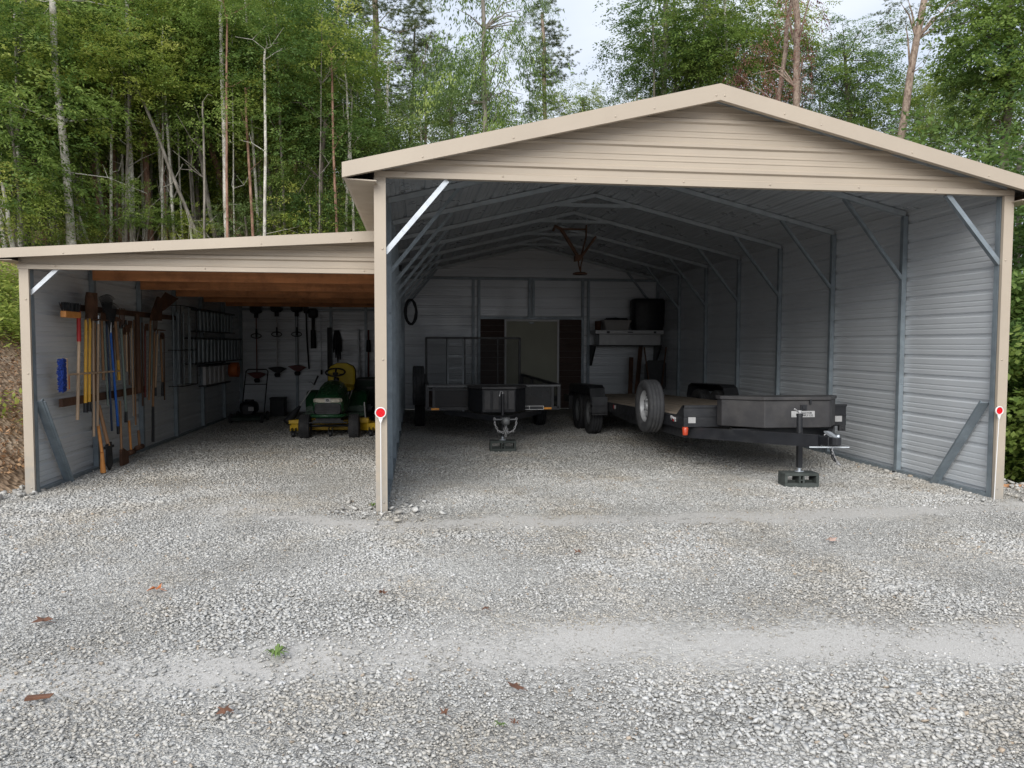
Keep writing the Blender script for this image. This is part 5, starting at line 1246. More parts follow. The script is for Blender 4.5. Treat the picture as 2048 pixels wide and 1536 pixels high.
tt = thing('plastic_tub', (4.95, 10.6, 1.898), 'pale plastic tub with black gear on top sitting on the truck toolbox', 'tub')
part('tub', mb, 'tub', tt); mb = MB(); rnd = random.Random(4)
for i in range(14): mb.tube([(4.95+rnd.uniform(-.28, .28), 10.6+rnd.uniform(-.12, .12), 2.12+rnd.uniform(0, .06)) for _ in range(4)], .018, 6)
mb.box(4.68, 10.48, 2.10, 5.22, 10.74, 2.14); part('contents', mb, 'blackplastic', tt)
mb = MB(); mb.loft([[(5.72+x*a, 10.62+y*a, z) for x, y in ((-.34, -.22), (.34, -.22), (.38, -.16), (.38, .16), (.34, .22), (-.34, .22), (-.38, .16), (-.38, -.16))] for a, z in ((.88, 1.898), (.97, 2.1), (1, 2.5), (.98, 2.60), (.90, 2.64))])
single('storage_bin', mb, 'blackplastic', (5.72, 10.62, 1.898), 'large black bin on the right end of the truck toolbox', 'bin')
mb = MB(); mb.lathe([(0, 0), (0, .075), (.20, .075), (.21, .06), (.21, 0)], (4.50, 10.52, 1.898), 'z', 16, closed=False)
single('rusty_can', mb, 'rust', (4.5, 10.52, 1.898), 'rusty brown can on the left end of the truck toolbox', 'can')
# wheelbarrow tray and boards in the back right corner
WB = thing('wheelbarrow', (5.7, 9.9, 0), 'black wheelbarrow stood on end in the back right corner behind the flatbed trailer', 'wheelbarrow')
mb = MB(); mb.loft([[(5.72+x, 9.95, z) for x, z in ((-.26, .55), (.20, .52), (.26, .60), (.26, 1.12), (.20, 1.20), (-.18, 1.20), (-.26, 1.10))], [(5.72+x*.75, 10.15, .86+(z-.86)*.75) for x, z in ((-.26, .55), (.20, .52), (.26, .60), (.26, 1.12), (.20, 1.20), (-.18, 1.20), (-.26, 1.10))]], smooth=False); part('tray', mb, 'black', WB)
mb = MB(); mb.lathe([(-.04, 0), (-.04, .15), (-.02, .18), (.02, .18), (.04, .15), (.04, 0)], (5.72, 9.95, .18), 'x', 20, closed=False); part('wheel', mb, 'tyre', WB)
mb = MB()
for s in (-1, 1): mb.tube([(5.72+s*.06, 9.95, .18), (5.72+s*.16, 9.92, .7), (5.72+s*.26, 9.98, 1.5)], .018, 8)
part('handles', mb, 'oldwood', WB)
for i, (x0, x1, h) in enumerate(((5.35, 5.62, 1.65), (5.22, 5.38, 1.25))):
    mb = MB(); mb.beam((x0, 10.3, .0), (x1, 10.75, h), .10, .03, (0, 1, 0)); single('leaning_board', mb, 'oldwood', (x0, 10.3, 0), ('longer' if i == 0 else 'shorter')+' brown board leaning in the back right corner beside the wheelbarrow', 'board', 'boards leaning in the corner')

# old plough hanging from the rafters
PL = thing('hanging_plough', tuple(at(1160, 548, y=5.6)), 'old rusty wooden handled plough hung by wires from the rafters of the main bay', 'antique plough')
def Q(u, v, y=5.6): return at(u, v, y=y)
mb = MB(); mb.tube([Q(1106, 462, 5.5), Q(1110, 452, 5.5), Q(1122, 458, 5.5), Q(1140, 487, 5.55), Q(1160, 520)], [.022, .03, .032, .032, .03], 8); part('beam', mb, 'oldwood', PL)
mb = MB(); mb.beam(Q(1191, 474, 5.7), Q(1158, 520), .035, .075, (0, 1, 0)); mb.beam(Q(1119, 458, 5.5), Q(1173, 459, 5.7), .03, .03); mb.tube([Q(1173, 450, 5.7), Q(1172, 475, 5.7), Q(1163, 510, 5.65)], .016, 7); part('handles', mb, 'oldwood', PL)
mb = MB(); mb.prism([(Q(1149, 512).x, Q(1149, 512).z), (Q(1149, 523).x, Q(1149, 523).z), (Q(1160, 521).x, Q(1160, 521).z), (Q(1166, 508).x, Q(1166, 508).z)], 5.56, 5.66)
mb.tube([Q(1156, 515), Q(1158, 532), Q(1162, 546)], .014, 7); mb.tube([Q(1166, 515), Q(1162, 530), Q(1161, 545)], .012, 7)
mb.lathe([(-.01, 0), (-.018, .12), (.0, .125), (.02, .09), (.025, 0)], tuple(Q(1160, 547)), 'z', 22, closed=False); part('share', mb, 'rust', PL)
mb = MB(); zt = RZ-.19
for u, v in ((1110, 452), (1172, 450), (1190, 474)):
    p = Q(u, v, 5.5 if u < 1120 else 5.7); mb.tube([p, (p.x+.02, p.y, min(zt+.02, roof_z(p.x)-.08) if p.z < zt else p.z+.1)], .003, 5)
part('wires', mb, 'framebright', PL)
# small hardware: clipboard on right wall post
# ------------------------------------------------------------------ leaves and weeds on the gravel
def ground_leaf(u, v, s, mat, label, seed):
    p = at(u, v, z=.045); rnd = random.Random(seed); mb = MB(); n = 10; pts = []
    for k in range(n):
        a = 2*math.pi*k/n; rr_ = s*(1 if k % 2 == 0 else .45)*rnd.uniform(.8, 1.1); pts.append((p.x+rr_*math.cos(a), p.y+rr_*math.sin(a), p.z+rnd.uniform(-.012, .02)))
    mb.add([tuple(p+Vector((0, 0, .004)))]+pts, [(0, 1+k, 1+(k+1) % n) for k in range(n)])
    mb.tube([(p.x, p.y, p.z), (p.x+s*1.2, p.y-.02, p.z-.01)], .0015, 4)
    o = single('fallen_leaf', mb, mat, tuple(p), label, 'leaf', 'fallen leaves on the gravel')
    md = o.modifiers.new('s', 'SOLIDIFY'); md.thickness = .0012
for i, (u, v, s, mt_, lb) in enumerate((
    (313, 1177, .055, 'leaforange', 'bright orange dead leaf on the gravel at left'), (86, 1240, .06, 'leafbrown', 'curled brown leaf on the gravel near the left edge'),
    (448, 1418, .038, 'leafbrown', 'brown leaf on the gravel left of centre near the bottom'), (1664, 1079, .045, M.setdefault('leafpink', pmat('pinkish_leaf', (.42, .30, .25), .8, 0, .1, 20)), 'pale pinkish leaf on the gravel in front of the main bay'),
    (1030, 1374, .045, 'leafbrown', 'dark brown leaf scrap on the gravel at bottom centre'), (888, 1425, .022, 'leafbrown', 'small brown leaf scrap left of the sprouting weeds'),
    (765, 1185, .03, 'leafbrown', 'brown leaf scrap below the middle post'), (972, 1217, .03, 'leafbrown', 'light brown leaf scrap in the middle of the yard'), (1155, 1103, .03, 'leafbrown', 'small dark leaf in front of the main bay opening'))):
    ground_leaf(u, v, s, mt_, lb, 50+i)
p = at(77, 1397, z=.04); mb = MB(); mb.prism([(p.x-.055, p.z-.006), (p.x+.05, p.z+.004), (p.x+.06, p.z+.016), (p.x-.05, p.z+.012)], p.y-.012, p.y+.014)
single('bark_chip', mb, 'leafbrown', tuple(p), 'brown bark chip on the gravel near the lower left corner', 'bark chip', bevel=.003)
def weed(u, v, s, n, mat, label, seed):
    p = at(u, v, z=.03); rnd = random.Random(seed); mb = MB()
    for k in range(n):
        a = rnd.uniform(0, 2*math.pi); L_ = s*rnd.uniform(.5, 1); w_ = s*.09; d = Vector((math.cos(a), math.sin(a), 0)); q = Vector((-d.y, d.x, 0))
        m1 = p+d*L_*.55+Vector((0, 0, L_*rnd.uniform(.2, .6))); e1 = p+d*L_+Vector((0, 0, L_*rnd.uniform(.0, .4)))
        mb.add([p-q*w_*.5, p+q*w_*.5, m1+q*w_, m1-q*w_, e1], [(0, 1, 2, 3), (3, 2, 4)])
    single('weed_tuft', mb, mat, tuple(p), label, 'weed', 'weeds in the gravel')
weed(552, 1310, .075, 26, 'grassg', 'green grass tuft in the bare wheel track at left', 1)
weed(1000, 1450, .035, 12, 'grassg', 'tiny green sprout near bottom centre', 2)
weed(1030, 1446, .035, 12, 'leafbrown', 'tiny brownish sprout beside the green one near bottom centre', 3)
weed(745, 1012, .07, 14, 'grassg', 'small weed at the foot of the middle post', 4)
# ------------------------------------------------------------------ trees
def leaves_np(C, D, Nn, Ln, Wd, tone):
    """rhombic leaves: start points C, directions D, normals Nn"""
    S = np.cross(D, Nn); S /= np.linalg.norm(S, axis=1)[:, None]+1e-9
    L_ = Ln[:, None]; W_ = Wd[:, None]
    V = np.stack([C, C+D*L_*.45+S*W_*.5, C+D*L_, C+D*L_*.45-S*W_*.5], 1)
    n = len(C); F = np.arange(n*4).reshape(n, 4); return V.reshape(-1, 3), F, tone
def unit(a): return a/(np.linalg.norm(a, axis=-1, keepdims=True)+1e-9)
def crown_mesh(name, seed, Rr, H, nclump, nspray, nleaf, leaf, droop=.15, spread=.75, flat=.6, bottom=-1.0, csize=.62, width=.42):
    """clumps inside an ellipsoid of radius Rr and half height H, sprays in a clump, leaves on a spray"""
    g = np.random.default_rng(seed)
    th = g.uniform(0, 2*np.pi, nclump); cz = g.uniform(bottom, 1, nclump); rad = np.sqrt(np.maximum(.08, 1-np.abs(cz)**2.2))*g.uniform(.25, 1, nclump)**.45
    cc = np.stack([rad*np.cos(th)*Rr, rad*np.sin(th)*Rr, cz*H], 1)
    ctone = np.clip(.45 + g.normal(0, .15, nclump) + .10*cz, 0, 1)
    ns = nclump*nspray; ci = np.repeat(np.arange(nclump), nspray)
    off = g.normal(0, csize, (ns, 3))*np.array([1, 1, flat]); sc = cc[ci]+off
    out = unit(cc[ci]*np.array([1, 1, .3])+off*1.2+g.normal(0, .5, (ns, 3))*Rr*.3); out[:, 2] -= droop; out = unit(out)
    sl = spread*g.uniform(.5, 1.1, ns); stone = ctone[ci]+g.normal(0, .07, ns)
    nl = ns*nleaf; si = np.repeat(np.arange(ns), nleaf); t = g.random(nl)
    side = unit(np.cross(out, np.array([0, 0, 1.0])))[si]; sg = np.where(g.random(nl) < .5, -1, 1)
    P = sc[si]+out[si]*(t*sl[si])[:, None] + side*(sg*g.random(nl)*.20*sl[si]*1.6)[:, None] + g.normal(0, .05, (nl, 3))
    P[:, 2] -= (t**2)*droop*sl[si]
    D = unit(out[si]*.6+side*sg[:, None]*.7+g.normal(0, .35, (nl, 3))-np.array([0, 0, droop*1.1]))
    Nn = unit(g.normal(0, .45, (nl, 3))+np.array([0, 0, 1.0]))
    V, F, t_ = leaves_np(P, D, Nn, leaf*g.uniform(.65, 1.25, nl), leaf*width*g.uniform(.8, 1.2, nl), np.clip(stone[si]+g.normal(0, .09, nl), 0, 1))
    return np_mesh(name, V, F, 'leaf_mid', t_)
def pine_mesh(name, seed, Rr, H, nb, tufts, needles, top=.25, nlen=.13):
    g = np.random.default_rng(seed); Ps = []; Ds = []; Ts = []
    for i in range(nb):
        f = g.random(); z = (f*2-1)*H; L_ = Rr*(1-f*(1-top))*g.uniform(.55, 1.05); a = g.uniform(0, 2*np.pi); d = np.array([math.cos(a), math.sin(a), g.uniform(-.12, .22)])
        bt = .42+g.normal(0, .14)
        for k in range(tufts):
            s = g.uniform(.35, 1.0); p = d*L_*s + np.array([0, 0, z]) + g.normal(0, .13, 3)*np.array([1, 1, .35]); p[2] += .10*s*s
            q = g.normal(0, 1, (needles, 3))*np.array([1, 1, .55])+d*.8+np.array([0, 0, .25])
            Ps.append(np.repeat(p[None], needles, 0)); Ds.append(unit(q)); Ts.append(np.full(needles, bt)+g.normal(0, .08, needles))
    P = np.concatenate(Ps); D = np.concatenate(Ds); T_ = np.clip(np.concatenate(Ts), 0, 1); n = len(P)
    V, F, t_ = leaves_np(P, D, unit(g.normal(0, 1, (n, 3))), nlen*g.uniform(.7, 1.3, n), np.full(n, .014), T_)
    return np_mesh(name, V, F, 'needle', t_)
CM = {
 'big': [crown_mesh('crown', 10+i, 2.7, 2.6, 34, 9, 42, .125, csize=.55) for i in range(2)],
 'mid': [crown_mesh('crown', 20+i, 1.8, 1.7, 22, 9, 40, .115, csize=.45) for i in range(3)],
 'loose': [crown_mesh('crown', 30+i, 1.9, 2.4, 17, 7, 38, .13, droop=.5, csize=.42) for i in range(2)],
 'low': [crown_mesh('crown', 40+i, 1.7, .95, 20, 8, 40, .12, droop=.05, flat=.35, csize=.5) for i in range(2)],
 'bush': [crown_mesh('crown', 50+i, 1.1, .9, 15, 8, 36, .10, csize=.32) for i in range(2)],
 'hang': [crown_mesh('crown', 60+i, 1.6, 2.3, 20, 8, 28, .125, droop=1.0, spread=.5, csize=.36, width=.30) for i in range(2)],
 'maple': [crown_mesh('crown', 70+i, 1.5, 1.7, 26, 9, 40, .11, droop=.25, flat=.35, csize=.40, width=.62, spread=.6) for i in range(2)],
 'pine': [pine_mesh('crown', 80+i, 2.1, 2.4, 56, 11, 22) for i in range(2)],
 'pineflat': [pine_mesh('crown', 84+i, 2.4, 1.5, 34, 13, 22, top=.8) for i in range(2)],
 'dead': [crown_mesh('crown', 90, 1.1, 1.5, 16, 4, 22, .12, droop=1.2, csize=.3, width=.36, bottom=-1)],
}
_rt = random.Random(77)
TREES = [0]
def make_tree(base, pts, r, label, cat, group=None, barkm='bark_grey', crowns=(), limbs=0, bare=0, name='tree', seed=None, taper=.55):
    """base (x, y); pts: trunk points above it (world); crowns: (x, y, z, kind, scale, material)"""
    rnd = random.Random(seed if seed is not None else TREES[0]*7+3); TREES[0] += 1
    zb = terr(*base); B = Vector((base[0], base[1], zb-.15)); P_ = [B]+[Vector(p) for p in pts]
    r *= 1.3
    t = thing(name, (B.x, B.y, zb), label, cat, group)
    # refine with a little wander
    line = []; 
    for i in range(len(P_)-1):
        k = max(2, int((P_[i+1]-P_[i]).length/1.1))
        for j in range(k):
            q = P_[i].lerp(P_[i+1], j/k); w_ = r*.45 if (i or j) else 0; line.append(q+Vector((rnd.uniform(-w_, w_), rnd.uniform(-w_, w_), 0)))
    line.append(P_[-1]); n = len(line)
    rad = [r*(1.25 if i == 0 else 1)*(1-(1-taper)*i/(n-1)) for i in range(n)]
    mb = MB(); mb.tube(line, rad, 9)
    for (cx, cy, cz, kd, s, mt_) in crowns:
        for k in range(limbs):
            q = line[min(n-1, max(1, int(n*rnd.uniform(.3, .95))))]; c = Vector((cx, cy, cz)); j = min(range(n), key=lambda i_: abs(line[i_].z-(cz-rnd.uniform(0, 1.2))))
            q = line[max(1, j)]
            if (q-c).length > 2.6*max(1, s): continue
            e = c+Vector((rnd.uniform(-1.3, 1.3), rnd.uniform(-1.3, 1.3), rnd.uniform(-.6, 1.2)))*s
            mid = q.lerp(e, .5)+Vector((0, 0, rnd.uniform(-.1, .35))); mb.tube([q, mid, e], [max(.009, r*.26), max(.007, r*.16), .004], 5)
    for k in range(bare):
        i_ = rnd.randrange(max(1, n//4), n); q = line[i_]; a = rnd.uniform(0, 2*math.pi); L_ = rnd.uniform(.5, 1.9); d = Vector((math.cos(a), math.sin(a), rnd.uniform(-.15, .5)))
        if r < .06: L_ *= .45; d.z += .45
        m1 = q+d*L_*.5+Vector((0, 0, rnd.uniform(-.1, .15))); e = q+d*L_+Vector((rnd.uniform(-.2, .2), 0, rnd.uniform(-.15, .4))); mb.tube([q, m1, e], [max(.014, r*.18), .010, .004], 4)
        if rnd.random() < .6: mb.tube([m1, m1+Vector((rnd.uniform(-.4, .4), rnd.uniform(-.4, .4), rnd.uniform(.1, .5)))], [.008, .003], 4)
    part('trunk', mb, barkm, t)
    for (cx, cy, cz, kd, s, mt_) in crowns:
        me = rnd.choice(CM[kd]); o = bpy.data.objects.new('crown', me); COL.objects.link(o); o.parent = t
        o.location = (cx-B.x, cy-B.y, cz-zb); o.rotation_euler = (rnd.uniform(-.12, .12), rnd.uniform(-.12, .12), rnd.uniform(0, 6.28)); sv = s*rnd.uniform(.93, 1.07)
        o.scale = (sv, sv, sv*rnd.uniform(.9, 1.12))
        o.material_slots[0].link = 'OBJECT'; o.material_slots[0].material = M[mt_]
    return t
def px_tree(ub, vb, ut, vt, Y, r, label, cat, crowns=(), over=3.0, dY=0.0, **k):
    """trunk seen from (ub, vb) up to (ut, vt) at depth Y; crowns given by photo position and depth offset"""
    a = at(ub, vb, y=Y); b_ = at(ut, vt, y=Y+dY); d = (b_-a)
    # foot: follow the line down to the terrain
    q = a.copy(); st = d.normalized()*.1
    for _ in range(120):
        if q.z <= terr(q.x, q.y): break
        q -= st
    top = b_ + d.normalized()*over
    cr = []
    for (u, v, dy, kd, s, mt_) in crowns:
        c = at(u, v, y=Y+dY*.5+dy); cr.append((c.x, c.y, c.z, kd, s, mt_))
    return make_tree((q.x, q.y), [a.lerp(b_, .5)] + [b_, top] if over > 0 else [a.lerp(b_, .5), b_], r, label, cat, crowns=cr, **k)

ML, YL, DK, BL, ND = 'leaf_mid', 'leaf_yellow', 'leaf_dark', 'leaf_blue', 'needle'
GT = 'trees on the bank behind the lean-to'
# individually seen trunks behind the lean-to, left to right
px_tree(38, 485, 46, 60, 15.5, .085, 'dark grey trunk at the far left of the woods', 'tree', [(30, 120, .5, 'big', .9, ML), (10, 300, -.8, 'mid', .9, ML)], group=GT, limbs=3, bare=4)
px_tree(97, 485, 58, 240, 15.8, .078, 'red brown pine trunk leaning left, second tree from the left edge', 'pine tree', [(60, 90, 1, 'mid', 1, DK)], group=GT, barkm='bark_red', limbs=2)
px_tree(141, 485, 104, 0, 14.2, .085, 'bright pale trunk rising the full height, left of the reddish pines', 'tree', [(150, -60, .5, 'big', .9, ML), (165, 235, 1.2, 'low', .8, YL)], group=GT, barkm='bark_pale', bare=9, limbs=2)
px_tree(160, 450, 138, 300, 15.4, .03, 'thin grey sapling just right of the bright pale trunk', 'tree', [(120, 260, .2, 'bush', .8, ML)], group=GT, over=.4, limbs=2)
px_tree(212, 480, 166, 190, 17.0, .085, 'red pine trunk leaning left, first of the reddish row', 'pine tree', [(150, 40, .5, 'pine', .9, ND)], group=GT, barkm='bark_red', bare=4)
px_tree(221, 470, 194, 195, 18.5, .085, 'dark red pine trunk, second of the reddish row', 'pine tree', [(190, 40, .5, 'pine', .9, ND)], group=GT, barkm='bark_red', bare=3)
px_tree(243, 480, 208, 20, 17.4, .080, 'red pine trunk, third of the reddish row, tall and nearly straight', 'pine tree', [(215, -30, .5, 'pine', 1, ND)], group=GT, barkm='bark_red', bare=4)
px_tree(252, 478, 240, 200, 19.0, .075, 'dark red pine trunk close behind the pale mottled trunk', 'pine tree', [(240, 80, .5, 'mid', 1, DK)], group=GT, barkm='bark_red')
px_tree(264, 482, 254, 80, 16.0, .062, 'pale mottled straight trunk among the reddish pines', 'tree', [(270, 70, .5, 'mid', 1, ML)], group=GT, barkm='bark_pale', limbs=3, bare=4)
px_tree(303, 478, 266, 0, 17.2, .078, 'red pine trunk right of the pale mottled trunk, last of the reddish row', 'pine tree', [(290, -50, .5, 'pine', 1, ND)], group=GT, barkm='bark_red', bare=5)
px_tree(396, 474, 284, 195, 15.4, .048, 'thin bare grey trunk leaning strongly to the left', 'tree', [(262, 150, .3, 'low', .9, YL)], group=GT, over=.5, limbs=4)
px_tree(326, 450, 354, 380, 16.4, .022, 'short dead stick leaning against the thin leaning trunk', 'tree', [], group=GT, over=.2)
px_tree(400, 472, 388, 270, 18.5, .05, 'slim dark trunk between the leaning trunk and the pale forked tree', 'tree', [(380, 200, .5, 'mid', .9, DK)], group=GT, barkm='bark_dark', limbs=3)
px_tree(432, 472, 372, 180, 17.2, .058, 'grey brown trunk leaning left, just left of the pale forked tree', 'tree', [(350, 130, .5, 'mid', 1, YL)], group=GT, limbs=3)
px_tree(454, 470, 443, 15, 15.6, .060, 'pale forked trunk in the middle of the left woods', 'tree', [(470, -40, .5, 'big', .8, ML), (420, 120, 1.2, 'mid', .8, ML)], group=GT, barkm='bark_pale', limbs=3, bare=5)
px_tree(458, 165, 520, 30, 15.6, .03, 'slanting pale branch stem curving right from the pale forked tree', 'tree', [(530, 20, .4, 'mid', .7, YL)], group=GT, over=.5, barkm='bark_pale') if False else None
px_tree(478, 470, 392, 190, 18.8, .085, 'broken dark trunk leaning far left behind the pale forked tree', 'pine tree', [(395, 150, .6, 'mid', .9, DK)], group=GT, barkm='bark_red')
px_tree(516, 470, 500, 180, 17.0, .042, 'slim pale trunk right of the forked tree', 'tree', [(510, 110, .4, 'mid', 1, YL)], group=GT, barkm='bark_pale', limbs=3, bare=3)
px_tree(525, 470, 512, 225, 18.2, .045, 'slim dark birch like trunk beside the slim pale one', 'tree', [(530, 200, .4, 'low', .9, YL)], group=GT, barkm='bark_grey', limbs=3)
px_tree(548, 468, 530, 270, 18.0, .036, 'thin sapling trunk, leaning a little, under yellow green leaves', 'tree', [(560, 240, .4, 'low', .9, YL)], group=GT, limbs=3)
px_tree(585, 468, 590, 285, 17.5, .055, 'red brown trunk with a snapped orange top', 'pine tree', [(575, 330, -.8, 'bush', .7, ML)], group=GT, barkm='bark_red', over=.2, bare=4)
px_tree(556, 465, 672, 30, 21.0, .085, 'long reddish trunk leaning to the right towards the sky gap', 'pine tree', [(660, 20, 1.0, 'pine', .9, ND)], group=GT, barkm='bark_pine', bare=5)
px_tree(640, 466, 648, 250, 16.0, .06, 'dark leafy tree left of the main roof eave', 'tree', [(645, 215, .3, 'mid', .8, DK), (640, 320, .2, 'mid', .8, DK), (655, 395, .0, 'bush', .9, DK)], group=GT, barkm='bark_dark', limbs=4, over=.1)
px_tree(692, 460, 702, 250, 16.4, .038, 'pale thin double trunk next to the main roof eave', 'tree', [(710, 420, .3, 'bush', .7, ML)], group=GT, barkm='bark_pale', bare=5, over=.8)
px_tree(762, 400, 746, -20, 20.0, .115, 'tall light brown pine trunk rising above the left roof slope', 'pine tree', [(750, 60, .3, 'pine', 1.15, ND), (690, 150, 1.0, 'pine', .9, ND), (820, 190, 1.2, 'pine', .85, ND)], group='trees behind the roof', barkm='bark_pine', bare=24)
px_tree(776, 400, 775, 140, 19.0, .045, 'slim white bare trunk right beside the tall pine', 'tree', [], group='trees behind the roof', barkm='bark_pale', bare=10, over=.2)
px_tree(852, 300, 850, 150, 20.5, .045, 'thin pine stem with bare twigs left of the drooping leaved tree', 'pine tree', [(850, 110, .3, 'pine', .8, ND), (880, 175, .5, 'pineflat', .55, ND)], group='trees behind the roof', barkm='bark_pine', bare=12, over=.3)
px_tree(968, 260, 965, -10, 15.5, .07, 'tree with drooping light leaves in front of the sky, left of the gap', 'tree', [(985, 20, .0, 'hang', .95, BL), (960, 120, .2, 'hang', .95, ML), (1010, 190, .2, 'hang', .75, ML), (925, 215, .4, 'hang', .7, BL), (1050, 40, .3, 'hang', .45, BL)], group='trees behind the roof', barkm='bark_grey', limbs=5)
px_tree(1092, 270, 1085, 30, 20.0, .07, 'feathery pine at the left edge of the sky gap', 'pine tree', [(1090, 60, .0, 'pine', .68, ND), (1100, 135, .0, 'pine', .72, ND), (1085, 210, .3, 'pine', .7, ND)], group='trees behind the roof', barkm='bark_pine', over=.1)
px_tree(1165, 290, 1165, 200, 19.0, .06, 'rounded light green tree top low in the sky gap', 'tree', [(1162, 215, .0, 'mid', .52, YL), (1130, 235, .3, 'mid', .5, ML), (1190, 245, .2, 'bush', .7, ML)], group='trees behind the roof', limbs=3, over=.0)
px_tree(905, 290, 900, 215, 17.0, .05, 'leafy shrub top just over the left roof slope', 'tree', [(880, 250, .0, 'mid', .75, BL), (960, 255, .2, 'mid', .6, ML), (1040, 250, .4, 'mid', .55, ML), (820, 280, .4, 'mid', .7, ML)], group='trees behind the roof', limbs=3, over=.0)
# right of the gap
GR = 'trees behind the right roof slope'
px_tree(1328, 200, 1334, -20, 18.0, .10, 'grey trunk at the right edge of the sky gap', 'pine tree', [(1365, 20, .2, 'big', .72, ML), (1335, 100, .2, 'mid', .70, DK), (1370, 150, .3, 'pineflat', .62, ND), (1330, 170, .4, 'mid', .6, ML)], group=GR, barkm='bark_grey', limbs=4, bare=5)
px_tree(1352, 200, 1350, 120, 18.6, .07, 'second greyish trunk right behind the first one at the sky gap', 'pine tree', [(1420, 50, .3, 'pine', .8, ND), (1440, 125, .2, 'pine', .75, ND), (1400, 165, .2, 'pineflat', .55, ND)], group=GR, barkm='bark_grey', limbs=3)
px_tree(1456, 190, 1452, 40, 17.5, .05, 'leafy tree with a pale thin stem above the roof ridge', 'tree', [(1480, 40, .3, 'big', .72, YL), (1500, 130, .2, 'mid', .9, ML), (1440, 90, .6, 'mid', .9, ML)], group=GR, barkm='bark_pale', limbs=4)
px_tree(1592, 215, 1592, -20, 14.2, .105, 'dead tree with peeling pale trunk and hanging red brown leaves', 'dead tree', [(1585, 10, .0, 'dead', .62, 'leaf_dead'), (1600, 145, -.1, 'dead', .36, 'leaf_dead'), (1520, 140, .0, 'dead', .50, 'leaf_dead'), (1480, 185, .1, 'dead', .40, 'leaf_dead')], group=GR, barkm='bark_pine', bare=12, limbs=3)
px_tree(1556, 205, 1584, 0, 14.8, .075, 'thinner pale trunk leaning right beside the dead leaved tree', 'dead tree', [(1545, 190, .0, 'dead', .34, 'leaf_dead')], group=GR, barkm='bark_pine', bare=5, limbs=2)
px_tree(1700, 260, 1690, 120, 17.0, .07, 'broad oak like tree between the dead tree and the leaning pine', 'tree', [(1710, 95, .3, 'mid', .68, DK), (1650, 150, .2, 'mid', .82, BL), (1750, 150, .2, 'mid', .75, DK), (1690, 215, .0, 'mid', .85, ML), (1600, 235, .4, 'mid', .6, BL)], group=GR, barkm='bark_dark', limbs=4, over=.0, bare=6)
px_tree(1799, 283, 1848, 10, 13.8, .115, 'tall grey pine trunk leaning right over the right roof slope', 'pine tree', [(1800, 35, .3, 'pineflat', .42, ND), (1900, 45, .2, 'pineflat', .55, ND), (1930, 10, .3, 'pine', .5, ND)], group=GR, barkm='bark_pine', bare=12, limbs=3)
px_tree(1860, 300, 1865, 210, 14.5, .05, 'light green bushy tree low behind the leaning pine', 'tree', [(1830, 235, .6, 'mid', .62, YL), (1890, 220, .3, 'mid', .68, YL), (1930, 280, .0, 'mid', .7, ML), (1780, 255, .8, 'mid', .5, ML)], group=GR, limbs=4, over=.0)
px_tree(2010, 330, 2020, 40, 9.0, .09, 'dark maple like tree filling the upper right corner', 'tree', [(2000, 40, .3, 'maple', .75, ML), (2040, 130, .0, 'maple', .75, ML), (1965, 150, .4, 'maple', .45, DK), (2060, 230, -.3, 'maple', .7, ML), (1950, 30, .6, 'maple', .5, ML)], group='trees right of the carport', barkm='bark_dark', limbs=5, bare=5)
px_tree(1985, 350, 1975, 240, 11.5, .05, 'shaded green tree right above the right eave', 'tree', [(1975, 255, .2, 'mid', .6, DK), (1930, 240, .5, 'mid', .5, ML), (2030, 300, 0, 'mid', .6, DK)], group='trees right of the carport', barkm='bark_dark', limbs=3, over=.0)
# thicket right of the carport
k = 0
for (x, y, zc, kd, s, mt_, lb) in (
    (9.6, 2.0, .9, 'maple', .95, ML, 'nearest young maple right of the corner post, low and fresh green'), (9.4, 3.2, 2.1, 'maple', .95, DK, 'young maple right of the corner post with layered branches'),
    (10.0, 1.0, -.3, 'maple', .8, ML, 'low sapling by the timber edging right of the carport'), (10.3, 4.2, 3.2, 'maple', 1.1, DK, 'dark maple behind the young ones right of the carport'),
    (10.5, 2.6, 1.8, 'mid', 1.0, DK, 'dark bushy tree right of the corner post, deep in the thicket'), (10.8, 5.4, 4.2, 'mid', 1.15, DK, 'tall dark tree in the thicket right of the carport'),
    (11.8, 3.8, .6, 'mid', 1.1, DK, 'low dark undergrowth tree at the far right'), (12.8, 6.2, 2.6, 'big', .9, DK, 'large dark tree behind the thicket at the far right'), (10.0, 5.6, 1.2, 'mid', .95, DK, 'dark sapling close to the outer side of the right wall')):
    zt = terr(x, y); make_tree((x, y), [(x+.1, y, max(zt+.5, zc)), (x+.15, y+.1, zc+.9)], .05, lb, 'tree', 'trees right of the carport', 'bark_grey', [(x, y, zc, kd, s, mt_), (x+.3, y+.5, zc-1.3 if zc-1.3 > zt else zt+.5, kd, s*.9, mt_)], 4, 2)

# many slim trunks between the larger ones
_rg = random.Random(21); slim = []
for i in range(44):
    u = -10+i*17.2+_rg.uniform(-7, 7); kind = _rg.choice(['bark_pale', 'bark_grey', 'bark_red', 'bark_pale', 'bark_grey'])
    if any(abs(u-q[0]) < 6 for q in slim): continue
    slim.append((u, kind, _rg.uniform(14.8, 21), _rg.uniform(-1, 1)))
_kn = {'bark_pale': 'slim pale', 'bark_grey': 'slim grey', 'bark_red': 'slim red brown'}
_on = ['leftmost', 'second from left', 'third from left', 'fourth from left', 'fifth from left', 'sixth from left', 'seventh from left', 'eighth from left', 'ninth from left', 'tenth from left', 'eleventh from left', 'twelfth from left', 'thirteenth from left', 'fourteenth from left', 'fifteenth from left', 'sixteenth from left', 'seventeenth from left', 'eighteenth from left', 'nineteenth from left', 'twentieth from left', 'twenty first from left', 'twenty second from left']
